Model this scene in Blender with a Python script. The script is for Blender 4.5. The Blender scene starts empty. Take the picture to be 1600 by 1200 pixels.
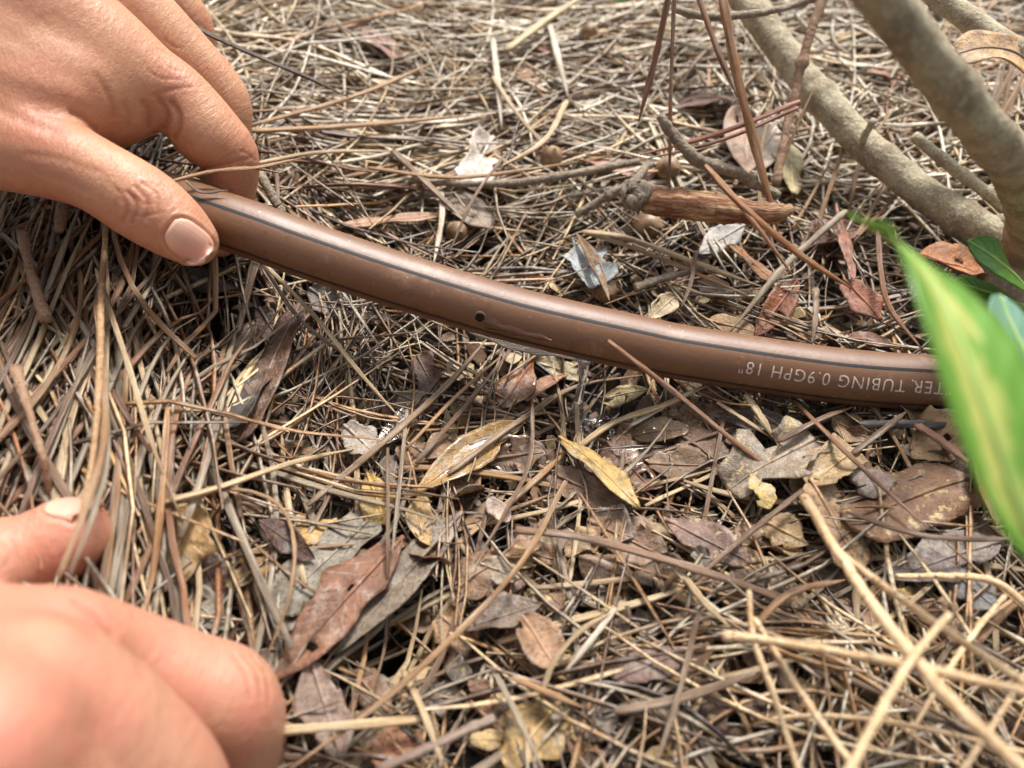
import bpy, bmesh, math, random
import numpy as np
from mathutils import Vector
from mathutils.bvhtree import BVHTree

# ------------------------------------------------------------------ camera, sky, sun, exposure
SC = bpy.context.scene
COL = SC.collection
CAM_H = 0.175                      # metres above the litter
PITCH = math.radians(50.0)         # looking down
HFOV = math.radians(66.0)
FPX = 800.0 / math.tan(HFOV / 2)   # focal length in pixels of a 1600 wide frame
cam_d = bpy.data.cameras.new("camera")
cam = bpy.data.objects.new("camera", cam_d)
COL.objects.link(cam)
cam.location = (0, 0, CAM_H)
cam.rotation_euler = (math.radians(90) - PITCH, 0, 0)
cam_d.sensor_width = 36.0
cam_d.lens = 18.0 / math.tan(HFOV / 2)
cam_d.clip_start = 0.005
cam_d.clip_end = 100.0
cam_d.dof.use_dof = True
cam_d.dof.focus_distance = 0.218
cam_d.dof.aperture_fstop = 9.8
SC.camera = cam

SUN_EL, SUN_AZ = math.radians(56), math.radians(20)     # azimuth from +Y towards +X
world = bpy.data.worlds.new("World")
SC.world = world
world.use_nodes = True
nt = world.node_tree
nt.nodes.clear()
sky = nt.nodes.new("ShaderNodeTexSky")
sky.sky_type = 'NISHITA'
sky.sun_disc = False
sky.sun_elevation = SUN_EL
sky.sun_rotation = SUN_AZ
sky.dust_density = 6.0
sky.ozone_density = 0.6
hs = nt.nodes.new("ShaderNodeHueSaturation")
hs.inputs['Saturation'].default_value = 0.3
bg = nt.nodes.new("ShaderNodeBackground")
bg.inputs['Strength'].default_value = 0.06
wo = nt.nodes.new("ShaderNodeOutputWorld")
nt.links.new(sky.outputs[0], hs.inputs['Color'])
nt.links.new(hs.outputs[0], bg.inputs['Color'])
nt.links.new(bg.outputs[0], wo.inputs['Surface'])
sun_d = bpy.data.lights.new("sun", 'SUN')
sun_d.energy = 1.5
sun_d.angle = math.radians(11)
sun_d.color = (1.0, 0.975, 0.945)
sun = bpy.data.objects.new("sun", sun_d)
COL.objects.link(sun)
sd = Vector((math.sin(SUN_AZ) * math.cos(SUN_EL), math.cos(SUN_AZ) * math.cos(SUN_EL), math.sin(SUN_EL)))
sun.rotation_euler = sd.to_track_quat('Z', 'Y').to_euler()
SC.view_settings.view_transform = 'Standard'
SC.view_settings.look = 'None'
SC.view_settings.gamma = 1.0
SC.view_settings.use_curve_mapping = False
SC.view_settings.exposure = 1.66
SC.render.engine = 'CYCLES'
SC.cycles.use_denoising = True
SC.cycles.max_bounces = 8
SC.cycles.caustics_reflective = False

# ------------------------------------------------------------------ small helpers
rng = np.random.default_rng(7)
random.seed(7)
F_ = np.array([0, math.cos(PITCH), -math.sin(PITCH)])
U_ = np.array([0, math.sin(PITCH), math.cos(PITCH)])
R_ = np.array([1.0, 0, 0])
CAMP = np.array([0, 0, CAM_H])
MM = 0.001

def ray(px, py):
    return F_ + R_ * ((px - 800) / FPX) + U_ * ((600 - py) / FPX)

def at(px, py, d):
    """photograph pixel + distance along the lens axis in mm -> place in metres"""
    return CAMP + ray(px, py) * (d * MM)

def lin(c, k=1.0):
    out = []
    for v in c[:3]:
        v = v / 255.0
        out.append(k * (v / 12.92 if v <= 0.04045 else ((v + 0.055) / 1.055) ** 2.4))
    return tuple(out)

def sstep(a, b, x):
    t = np.clip((x - a) / (b - a), 0, 1)
    return t * t * (3 - 2 * t)

PITS = []
def Gh(x, y):
    """height of the litter, metres in, metres out"""
    X = np.asarray(x) * 1000.0; Y = np.asarray(y) * 1000.0
    g = 20 * sstep(-38, -92, X) * sstep(30, 70, Y) * (1 - 0.5 * sstep(215, 290, Y))
    g = g - 8 * np.exp(-(((X - 15) / 50) ** 2 + ((Y - 138) / 34) ** 2))
    g = g + 1.6 * np.sin(X / 17.0 + 1.3) * np.sin(Y / 14.0) + 1.2 * np.sin(X / 8.3 + Y / 10.1)
    g = g + 5 * sstep(220, 330, Y)
    for (cx, cy, dep, r) in PITS:
        g = g - dep * np.exp(-(((X - cx) ** 2 + (Y - cy) ** 2) / (r * r)))
    return g * MM

def gnd(px, py, dz=0.0):
    """place on the litter under a photograph pixel, dz mm above it"""
    r = ray(px, py)
    z = 0.0
    for _ in range(14):
        t = (CAM_H - z) / -r[2]
        p = CAMP + r * t
        z = 0.5 * z + 0.5 * (float(Gh(p[0], p[1])) + dz * MM)
    t = (CAM_H - z) / -r[2]
    return CAMP + r * t

for (px, py, dep, r) in ((622, 1012, 18, 8), (325, 465, 17, 12), (395, 525, 17, 12), (300, 940, 9, 7), (1290, 925, 7, 8), (905, 605, 5, 7)):
    p = gnd(px, py) * 1000
    PITS.append((p[0], p[1], dep, r))
_q = at(921, 525, 218) * 1000
PITS.append((_q[0], _q[1] - 5, 7, 12))

def new_mesh(name, verts, faces, smooth=True):
    me = bpy.data.meshes.new(name)
    verts = np.asarray(verts, dtype=np.float64)
    if isinstance(faces, np.ndarray):
        n = faces.shape[1]
        me.vertices.add(len(verts)); me.vertices.foreach_set("co", verts.ravel())
        me.loops.add(faces.size); me.loops.foreach_set("vertex_index", faces.ravel().astype(np.int32))
        me.polygons.add(len(faces))
        me.polygons.foreach_set("loop_start", np.arange(0, faces.size, n, dtype=np.int32))
        me.update(calc_edges=True)
        me.validate()
    else:
        me.from_pydata([tuple(v) for v in verts], [], [list(f) for f in faces])
        me.update()
    me.polygons.foreach_set("use_smooth", np.full(len(me.polygons), smooth))
    return me

def obj(name, me, mat, parent=None, color=None):
    o = bpy.data.objects.new(name, me)
    COL.objects.link(o)
    if mat is not None and me is not None and not me.materials:
        me.materials.append(mat)
    if parent is not None:
        o.parent = parent
        o.matrix_parent_inverse = parent.matrix_world.inverted() if False else o.matrix_parent_inverse
    if color is not None:
        o.color = (*color[:3], 1)
    return o

def tag(o, label=None, cat=None, group=None, kind=None):
    if label: o['label'] = label
    if cat: o['category'] = cat
    if group: o['group'] = group
    if kind: o['kind'] = kind
    return o

def empty(name, loc):
    o = bpy.data.objects.new(name, None)
    o.empty_display_size = 0.005
    COL.objects.link(o)
    o.location = [float(v) for v in loc]
    return o

def local(me, origin):
    """shift a mesh so that it is stored about origin"""
    me.transform(__import__('mathutils').Matrix.Translation(-Vector([float(v) for v in origin])))
    return me

def spline(pts, n):
    """Catmull-Rom through pts (any number of columns) resampled to n points"""
    P = np.asarray(pts, dtype=float)
    if len(P) == 2:
        t = np.linspace(0, 1, n)[:, None]
        return P[0] * (1 - t) + P[1] * t
    Q = np.vstack([2 * P[0] - P[1], P, 2 * P[-1] - P[-2]])
    seg = np.linalg.norm(np.diff(P[:, :3], axis=0), axis=1)
    cum = np.concatenate([[0], np.cumsum(seg)]); cum /= cum[-1]
    out = []
    for s in np.linspace(0, 1, n):
        i = min(len(P) - 2, max(0, int(np.searchsorted(cum, s, side='right') - 1)))
        t = (s - cum[i]) / max(1e-12, cum[i + 1] - cum[i])
        a, b, c, d = Q[i], Q[i + 1], Q[i + 2], Q[i + 3]
        out.append(0.5 * ((2 * b) + (-a + c) * t + (2 * a - 5 * b + 4 * c - d) * t * t + (-a + 3 * b - 3 * c + d) * t ** 3))
    return np.array(out)

def unit(v):
    v = np.asarray(v, float)
    return v / (np.linalg.norm(v, axis=-1, keepdims=True) + 1e-15)

def frames(P, hint=None):
    T = unit(np.gradient(P, axis=0))
    N = np.zeros_like(P)
    h = np.array([0, 0, 1.0]) if hint is None else np.asarray(hint, float)
    n = h - T[0] * h.dot(T[0])
    if np.linalg.norm(n) < 1e-3:
        n = np.array([0, 1.0, 0]) - T[0] * T[0][1]
    n = unit(n)
    for i in range(len(P)):
        n = unit(n - T[i] * n.dot(T[i]))
        N[i] = n
    return T, N, np.cross(T, N)

def tube(P, rad, ns=8, caps=True, jit=None, flat=1.0, hint=None):
    P = np.asarray(P, float); n = len(P)
    rad = np.broadcast_to(np.asarray(rad, float), (n,))
    T, N, B = frames(P, hint)
    a = np.arange(ns) * 2 * math.pi / ns
    V = P[:, None, :] + rad[:, None, None] * (np.cos(a)[None, :, None] * N[:, None, :] * flat + np.sin(a)[None, :, None] * B[:, None, :])
    if jit is not None:
        V = P[:, None, :] + (V - P[:, None, :]) * jit[:, :, None]
    verts = V.reshape(-1, 3)
    i, j = np.meshgrid(np.arange(n - 1), np.arange(ns), indexing='ij')
    j2 = (j + 1) % ns
    f = np.stack([i * ns + j, i * ns + j2, (i + 1) * ns + j2, (i + 1) * ns + j], -1).reshape(-1, 4)
    faces = [tuple(q) for q in f.tolist()]
    if caps:
        faces.append(tuple(range(ns - 1, -1, -1)))
        faces.append(tuple(range((n - 1) * ns, n * ns)))
    return verts, faces

# ------------------------------------------------------------------ materials
def mat(name):
    m = bpy.data.materials.new(name)
    m.use_nodes = True
    n = m.node_tree.nodes
    return m, n, m.node_tree.links, n["Principled BSDF"]

def node(n, t, **kw):
    x = n.new(t)
    for k, v in kw.items():
        if hasattr(x, k) and not k.startswith('i_'):
            setattr(x, k, v)
        else:
            x.inputs[k[2:]].default_value = v
    return x

def mixc(n, l, a, b, f, mode='MIX'):
    x = n.new("ShaderNodeMix"); x.data_type = 'RGBA'; x.blend_type = mode
    for sock, v in ((x.inputs[0], f), (x.inputs[6], a), (x.inputs[7], b)):
        if hasattr(v, 'links'): l.new(v, sock)
        elif isinstance(v, (int, float)): sock.default_value = v
        else: sock.default_value = (*v[:3], 1)
    return x.outputs[2]

def ramp(n, l, src, stops):
    r = n.new("ShaderNodeValToRGB")
    els = r.color_ramp.elements
    while len(els) < len(stops): els.new(0.5)
    for e, (p, c) in zip(els, stops):
        e.position = p
        e.color = (c, c, c, 1) if isinstance(c, (int, float)) else (*c[:3], 1)
    l.new(src, r.inputs[0])
    return r.outputs[0]

def bump(n, l, p, h, strength, dist, prev=None):
    b = n.new("ShaderNodeBump")
    b.inputs['Strength'].default_value = strength
    b.inputs['Distance'].default_value = dist
    l.new(h, b.inputs['Height'])
    if prev is not None: l.new(prev, b.inputs['Normal'])
    l.new(b.outputs[0], p.inputs['Normal'])
    return b.outputs[0]

def noise(n, l, scale, detail=4, rough=0.55, vec=None):
    t = n.new("ShaderNodeTexNoise")
    t.inputs['Scale'].default_value = scale
    t.inputs['Detail'].default_value = detail
    t.inputs['Roughness'].default_value = rough
    if vec is not None: l.new(vec, t.inputs['Vector'])
    return t.outputs['Fac']

def geo_pos(n):
    return n.new("ShaderNodeNewGeometry").outputs['Position']

def needle_mat(name, attr):
    m, n, l, p = mat(name)
    if attr:
        a = node(n, "ShaderNodeAttribute", attribute_name='Col'); c = a.outputs['Color']
        pos = geo_pos(n); k1, k2 = 110, 620
    else:
        c = n.new("ShaderNodeObjectInfo").outputs['Color']
        mp = n.new("ShaderNodeMapping"); l.new(node(n, "ShaderNodeUVMap").outputs[0], mp.inputs[0])
        mp.inputs['Scale'].default_value = (1.0, 7.0, 1.0)
        oi = n.new("ShaderNodeObjectInfo"); cm = n.new("ShaderNodeCombineXYZ")
        mu = node(n, "ShaderNodeMath", operation='MULTIPLY'); l.new(oi.outputs['Random'], mu.inputs[0]); mu.inputs[1].default_value = 90
        l.new(mu.outputs[0], cm.inputs[0]); l.new(cm.outputs[0], mp.inputs['Location'])
        pos = mp.outputs[0]; k1, k2 = 0.9, 4.5
    f1 = noise(n, l, k1, 3, 0.6, pos)
    f2 = noise(n, l, k2, 4, 0.75, pos)
    c0 = mixc(n, l, c, mixc(n, l, c, (0.30, 0.20, 0.12), 1.0, 'MULTIPLY'), ramp(n, l, noise(n, l, k1 * 0.6, 3, 0.6, pos), [(0.42, 0.0), (0.62, 0.75)]))
    c1 = mixc(n, l, c0, (0.66, 0.60, 0.50), ramp(n, l, f1, [(0.48, 0.0), (0.72, 0.5)]))
    c2 = mixc(n, l, c1, (0.035, 0.025, 0.018), ramp(n, l, f2, [(0.50, 0.0), (0.68, 0.75)]))
    l.new(c2, p.inputs['Base Color'])
    p.inputs['Roughness'].default_value = 0.40
    p.inputs['Specular IOR Level'].default_value = 0.55
    bump(n, l, p, f2, 0.6, 0.0005)
    return m

def leaf_mat(name, wet=False, spot=0.25, vein=0.5, blotch=0.3, spotcol=(0.5, 0.38, 0.17)):
    m, n, l, p = mat(name)
    oi = n.new("ShaderNodeObjectInfo")
    c = oi.outputs['Color']
    pos = geo_pos(n)
    uv = node(n, "ShaderNodeUVMap").outputs[0]
    big = noise(n, l, 95, 4, 0.6, pos)
    mid = noise(n, l, 320, 4, 0.65, pos)
    fine = noise(n, l, 1100, 3, 0.7, pos)
    un = noise(n, l, 210, 6, 0.72, pos)
    v = mixc(n, l, c, mixc(n, l, c, (0.36, 0.30, 0.25), 1.0, 'MULTIPLY'), ramp(n, l, un, [(0.42, 0.0), (0.66, 0.85)]))
    v = mixc(n, l, v, (0.035, 0.024, 0.017), ramp(n, l, big, [(0.50, 0.0), (0.66, blotch)]))
    v = mixc(n, l, v, spotcol, ramp(n, l, mid, [(0.56, 0.0), (0.64, spot)]))
    v = mixc(n, l, v, (0.02, 0.015, 0.012), ramp(n, l, fine, [(0.58, 0.0), (0.66, 0.75)]))
    v = mixc(n, l, v, (0.55, 0.50, 0.42), ramp(n, l, noise(n, l, 150, 6, 0.75, pos), [(0.52, 0.0), (0.70, 0.5)]))
    # side veins from the blade's own UV
    sep = n.new("ShaderNodeSeparateXYZ"); l.new(uv, sep.inputs[0])
    av = node(n, "ShaderNodeMath", operation='ABSOLUTE'); l.new(sep.outputs[1], av.inputs[0])
    k = node(n, "ShaderNodeMath", operation='MULTIPLY_ADD')
    l.new(av.outputs[0], k.inputs[0]); k.inputs[1].default_value = -0.16; l.new(sep.outputs[0], k.inputs[2])
    k2 = node(n, "ShaderNodeMath", operation='MULTIPLY'); kn = node(n, "ShaderNodeMath", operation='MULTIPLY_ADD'); l.new(mid, kn.inputs[0]); kn.inputs[1].default_value = 0.10; l.new(k.outputs[0], kn.inputs[2])
    l.new(kn.outputs[0], k2.inputs[0]); k2.inputs[1].default_value = 62.0
    sn = node(n, "ShaderNodeMath", operation='SINE'); l.new(k2.outputs[0], sn.inputs[0])
    vn = ramp(n, l, sn.outputs[0], [(0.82, 0.0), (1.0, 1.0)])
    vq = node(n, "ShaderNodeMath", operation='MULTIPLY'); l.new(vn, vq.inputs[0]); l.new(ramp(n, l, big, [(0.35, 1.0), (0.6, 0.25)]), vq.inputs[1])
    vf = node(n, "ShaderNodeMath", operation='MULTIPLY'); l.new(vq.outputs[0], vf.inputs[0]); vf.inputs[1].default_value = vein
    pale = mixc(n, l, c, (0.75, 0.62, 0.45), 0.45)
    v = mixc(n, l, v, pale, vf.outputs[0])
    l.new(v, p.inputs['Base Color'])
    if wet:
        p.inputs['Roughness'].default_value = 0.12
        p.inputs['Coat Weight'].default_value = 0.8
        p.inputs['Coat Roughness'].default_value = 0.05
    else:
        rr = ramp(n, l, big, [(0.3, 0.40), (0.7, 0.62)])
        l.new(rr, p.inputs['Roughness'])
    b1 = bump(n, l, p, un, 0.7, 0.0016)
    b2 = bump(n, l, p, vn, 0.35, 0.0004, b1)
    bump(n, l, p, fine, 0.25, 0.0003, b2)
    return m

M = {}
M['needle'] = needle_mat('needle', False)
M['straw'] = needle_mat('straw', True)
M['leaf'] = leaf_mat('leaf', spot=0.12, vein=0.22)
M['leaf_spot'] = leaf_mat('leaf_spotted', spot=0.85, vein=0.2)
M['leaf_vein'] = leaf_mat('leaf_veined', spot=0.08, vein=0.4, blotch=0.4)
M['leaf_blotch'] = leaf_mat('leaf_blotched', spot=0.15, vein=0.15, blotch=0.9)
M['leaf_wet'] = leaf_mat('leaf_wet', wet=True, spot=0.15, vein=0.15)
m, n, l, p = mat('litter_bits')
a = node(n, "ShaderNodeAttribute", attribute_name='Col')
f = noise(n, l, 500, 4, 0.65, geo_pos(n))
l.new(mixc(n, l, a.outputs['Color'], (0.03, 0.022, 0.015), ramp(n, l, f, [(0.48, 0.0), (0.7, 0.7)])), p.inputs['Base Color'])
p.inputs['Roughness'].default_value = 0.6
bump(n, l, p, f, 0.5, 0.0008)
M['bits'] = m

m, n, l, p = mat('soil')
pos = geo_pos(n)
f = noise(n, l, 160, 8, 0.7, pos)
f2 = noise(n, l, 22, 5, 0.6, pos)
l.new(mixc(n, l, (0.012, 0.009, 0.007), mixc(n, l, (0.055, 0.038, 0.025), (0.10, 0.072, 0.048), f2), f), p.inputs['Base Color'])
p.inputs['Roughness'].default_value = 0.8
bump(n, l, p, f, 0.8, 0.004)
M['soil'] = m

def bark_mat(name, c1, c2, c3, scale=1.0, rough=0.75, uvstripe=False):
    m, n, l, p = mat(name)
    uv = node(n, "ShaderNodeTexCoord").outputs['Object'] if not uvstripe else node(n, "ShaderNodeUVMap").outputs[0]
    mp = n.new("ShaderNodeMapping"); l.new(uv, mp.inputs[0])
    if uvstripe: mp.inputs['Scale'].default_value = (0.5, 4.0, 1.0)
    big = noise(n, l, 60 * scale if not uvstripe else 3.0 * scale, 5, 0.6, mp.outputs[0])
    fine = noise(n, l, 420 * scale if not uvstripe else 16 * scale, 6, 0.7, mp.outputs[0])
    c = mixc(n, l, c1, c2, ramp(n, l, big, [(0.38, 0.0), (0.62, 1.0)] if not uvstripe else [(0.45, 0.0), (0.63, 1.0)]))
    c = mixc(n, l, c, c3, ramp(n, l, fine, [(0.52, 0.0), (0.66, 0.8)]))
    vo = n.new("ShaderNodeTexVoronoi"); vo.inputs['Scale'].default_value = 420 * scale if not uvstripe else 40
    l.new(mp.outputs[0], vo.inputs['Vector'])
    c = mixc(n, l, c, (0.06, 0.045, 0.03), ramp(n, l, vo.outputs['Distance'], [(0.12, 0.7), (0.26, 0.0)]))
    l.new(c, p.inputs['Base Color'])
    p.inputs['Roughness'].default_value = rough
    b1 = bump(n, l, p, fine, 0.6, 0.0012)
    bump(n, l, p, big, 0.6, 0.004, b1)
    return m
M['bark'] = bark_mat('smooth_bark', (0.44, 0.375, 0.245), (0.25, 0.195, 0.12), (0.58, 0.545, 0.39), 2.0)
M['twig'] = bark_mat('grey_twig_bark', (0.17, 0.12, 0.08), (0.30, 0.235, 0.16), (0.46, 0.42, 0.33), 2.4)
M['twig_brown'] = bark_mat('brown_twig_bark', (0.24, 0.13, 0.07), (0.32, 0.2, 0.12), (0.42, 0.32, 0.22), 1.8)
M['twig_straw'] = bark_mat('dry_straw_stem', (0.74, 0.53, 0.30), (0.62, 0.40, 0.21), (0.82, 0.68, 0.46), 1.2, 0.55)
M['twig_tan'] = bark_mat('tan_straw_stem', (0.44, 0.27, 0.135), (0.34, 0.19, 0.09), (0.55, 0.40, 0.24), 1.6, 0.5)
M['wood'] = bark_mat('split_wood', (0.24, 0.085, 0.035), (0.66, 0.44, 0.22), (0.09, 0.035, 0.018), 1.0, 0.7, True)

# skin
def skin_mat(name, base, red, yellow, sheen=0.37):
    m, n, l, p = mat(name)
    pos = node(n, "ShaderNodeTexCoord").outputs['Object']
    a = node(n, "ShaderNodeAttribute", attribute_name='red')
    f = noise(n, l, 55, 4, 0.55, pos)
    f2 = noise(n, l, 400, 3, 0.6, pos)
    c = mixc(n, l, base, yellow, ramp(n, l, f, [(0.38, 0.0), (0.66, 0.6)]))
    c = mixc(n, l, c, red, ramp(n, l, noise(n, l, 130, 4, 0.6, pos), [(0.45, 0.0), (0.75, 0.45)]))
    c = mixc(n, l, c, red, a.outputs['Fac'])
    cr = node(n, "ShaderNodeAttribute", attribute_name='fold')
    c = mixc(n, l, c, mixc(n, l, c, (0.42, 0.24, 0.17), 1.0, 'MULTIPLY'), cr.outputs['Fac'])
    c = mixc(n, l, c, mixc(n, l, c, (0.30, 0.11, 0.06), 0.5), ramp(n, l, f2, [(0.52, 0.0), (0.75, 0.35)]))
    l.new(c, p.inputs['Base Color'])
    p.inputs['Subsurface Weight'].default_value = 0.12
    p.inputs['Subsurface Radius'].default_value = (1.0, 0.42, 0.24)
    p.inputs['Subsurface Scale'].default_value = 0.0028
    l.new(ramp(n, l, noise(n, l, 260, 4, 0.6, pos), [(0.35, sheen - 0.06), (0.65, sheen + 0.14)]), p.inputs['Roughness'])
    p.inputs['Specular IOR Level'].default_value = 0.42
    # fine skin relief: crossing furrows and pores
    w = n.new("ShaderNodeVectorMath"); w.operation = 'MULTIPLY_ADD'
    nz = n.new("ShaderNodeTexNoise"); nz.inputs['Scale'].default_value = 240; l.new(pos, nz.inputs['Vector'])
    l.new(nz.outputs['Color'], w.inputs[0]); w.inputs[1].default_value = (0.0022,) * 3; l.new(pos, w.inputs[2])
    v1 = node(n, "ShaderNodeTexVoronoi", feature='DISTANCE_TO_EDGE'); v1.inputs['Scale'].default_value = 1000
    l.new(w.outputs[0], v1.inputs['Vector'])
    h1 = ramp(n, l, v1.outputs['Distance'], [(0.0, 0.0), (0.12, 1.0)])
    b1 = bump(n, l, p, h1, 0.22, 0.00022)
    mp = n.new("ShaderNodeMapping"); mp.inputs['Scale'].default_value = (2.6, 0.9, 1.4); mp.inputs['Rotation'].default_value = (0.2, 0.4, 0.6)
    l.new(pos, mp.inputs[0])
    b2 = bump(n, l, p, noise(n, l, 330, 5, 0.65, mp.outputs[0]), 0.45, 0.0008, b1)
    al = node(n, "ShaderNodeAttribute", attribute_name='along')
    t4 = n.new("ShaderNodeTexNoise"); t4.noise_dimensions = '4D'
    t4.inputs['Scale'].default_value = 1.0; t4.inputs['Detail'].default_value = 3; t4.inputs['Roughness'].default_value = 0.6
    sc4 = n.new("ShaderNodeVectorMath"); sc4.operation = 'SCALE'; l.new(pos, sc4.inputs[0]); sc4.inputs['Scale'].default_value = 190
    l.new(sc4.outputs[0], t4.inputs['Vector'])
    w4 = node(n, "ShaderNodeMath", operation='MULTIPLY'); l.new(al.outputs['Fac'], w4.inputs[0]); w4.inputs[1].default_value = 1.5
    l.new(w4.outputs[0], t4.inputs['W'])
    aw = node(n, "ShaderNodeAttribute", attribute_name='lines')
    mu = node(n, "ShaderNodeMath", operation='MULTIPLY'); l.new(t4.outputs['Fac'], mu.inputs[0]); l.new(aw.outputs['Fac'], mu.inputs[1])
    bump(n, l, p, mu.outputs[0], 0.40, 0.0007, b2)
    return m
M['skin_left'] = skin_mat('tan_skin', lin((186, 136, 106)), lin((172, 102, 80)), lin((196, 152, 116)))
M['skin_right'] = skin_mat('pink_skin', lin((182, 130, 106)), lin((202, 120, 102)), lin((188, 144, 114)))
m, n, l, p = mat('fingernail')
pos = node(n, "ShaderNodeUVMap").outputs[0]
sep = n.new("ShaderNodeSeparateXYZ"); l.new(pos, sep.inputs[0])
c = mixc(n, l, lin((216, 176, 152)), lin((206, 156, 136)), ramp(n, l, sep.outputs[0], [(0.1, 0.0), (0.4, 1.0)]))
c = mixc(n, l, c, lin((222, 192, 162)), ramp(n, l, sep.outputs[0], [(0.90, 0.0), (0.95, 0.7)]))
c = mixc(n, l, c, lin((216, 176, 152)), ramp(n, l, sep.outputs[0], [(0.08, 0.5), (0.22, 0.0)]))
l.new(c, p.inputs['Base Color'])
p.inputs['Roughness'].default_value = 0.24
p.inputs['Subsurface Weight'].default_value = 0.15
p.inputs['Subsurface Scale'].default_value = 0.0012
mpn = n.new("ShaderNodeMapping"); mpn.inputs['Scale'].default_value = (1, 26, 1); l.new(pos, mpn.inputs[0])
bump(n, l, p, noise(n, l, 1.2, 3, 0.5, mpn.outputs[0]), 0.18, 0.0005)
M['nail'] = m

# tubing
m, n, l, p = mat('brown_tubing')
pos = geo_pos(n)
uv = node(n, "ShaderNodeUVMap").outputs[0]
mp = n.new("ShaderNodeMapping"); mp.inputs['Scale'].default_value = (1, 40, 1); l.new(uv, mp.inputs[0])
f = noise(n, l, 40, 4, 0.6, pos)
st = noise(n, l, 7, 5, 0.7, mp.outputs[0])
c = mixc(n, l, lin((114, 78, 49)), lin((100, 65, 39)), f)
sp = noise(n, l, 900, 2, 0.5, pos)
c = mixc(n, l, c, lin((216, 184, 150)), ramp(n, l, sp, [(0.735, 0.0), (0.76, 0.8)]))
c = mixc(n, l, c, lin((78, 46, 30)), ramp(n, l, noise(n, l, 210, 5, 0.7, pos), [(0.56, 0.0), (0.68, 0.6)]))
c = mixc(n, l, c, lin((164, 136, 108)), ramp(n, l, noise(n, l, 75, 7, 0.75, pos), [(0.56, 0.0), (0.72, 0.5)]))
l.new(c, p.inputs['Base Color'])
l.new(ramp(n, l, f, [(0.3, 0.42), (0.7, 0.54)]), p.inputs['Roughness'])
p.inputs['Specular IOR Level'].default_value = 0.7
b1 = bump(n, l, p, st, 0.10, 0.0004)
bump(n, l, p, sp, 0.10, 0.0006, b1)
M['tubing'] = m

def plain(name, c, rough=0.5, **kw):
    m, n, l, p = mat(name)
    f = noise(n, l, 300, 4, 0.6, geo_pos(n))
    l.new(mixc(n, l, tuple(v * 0.78 for v in c), tuple(min(1, v * 1.15) for v in c), f), p.inputs['Base Color'])
    p.inputs['Roughness'].default_value = rough
    for k, v in kw.items():
        p.inputs[k.replace('_', ' ')].default_value = v
    return m
M['stripe'] = plain('black_stripe', (0.022, 0.022, 0.024), 0.34)
M['hole'] = plain('hole_shade', (0.004, 0.004, 0.004), 0.9)  # near-black colour stands in for the shade inside the opening
m, n, l, p = mat('worn_white_print')
f = noise(n, l, 1400, 3, 0.7, geo_pos(n))
l.new(mixc(n, l, lin((206, 186, 168)), lin((150, 112, 88)), ramp(n, l, f, [(0.48, 0.0), (0.66, 0.85)])), p.inputs['Base Color'])
p.inputs['Roughness'].default_value = 0.5
M['print'] = m
M['wet_tube'] = plain('wet_tube_streak', lin((92, 56, 36)), 0.07, Coat_Weight=0.6)
m, n, l, p = mat('clear_water')
p.inputs['Base Color'].default_value = (1, 1, 1, 1)
p.inputs['Roughness'].default_value = 0.0
p.inputs['IOR'].default_value = 1.33
p.inputs['Transmission Weight'].default_value = 1.0
M['water'] = m
m, n, l, p = mat('glint_whitened_water')
p.inputs['Base Color'].default_value = (0.95, 0.97, 1, 1)
p.inputs['Roughness'].default_value = 0.02
p.inputs['IOR'].default_value = 1.33
p.inputs['Transmission Weight'].default_value = 0.88  # the opaque white share imitates bright glints in clear water
M['stream'] = m
m, n, l, p = mat('acorn_nut')
pos = node(n, "ShaderNodeTexCoord").outputs['Object']
f = noise(n, l, 130, 4, 0.6, pos)
l.new(mixc(n, l, lin((104, 78, 54)), lin((168, 140, 106)), ramp(n, l, f, [(0.4, 0.0), (0.6, 1.0)])), p.inputs['Base Color'])
p.inputs['Roughness'].default_value = 0.5
M['acorn'] = m
M['acorn_cap'] = bark_mat('acorn_cap', (0.20, 0.15, 0.10), (0.28, 0.22, 0.16), (0.36, 0.3, 0.23), 3.0)

def clampdiv(n, l, src):
    h = node(n, "ShaderNodeMath", operation='MULTIPLY'); l.new(src, h.inputs[0]); h.inputs[1].default_value = 0.5
    return h.outputs[0]

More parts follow.
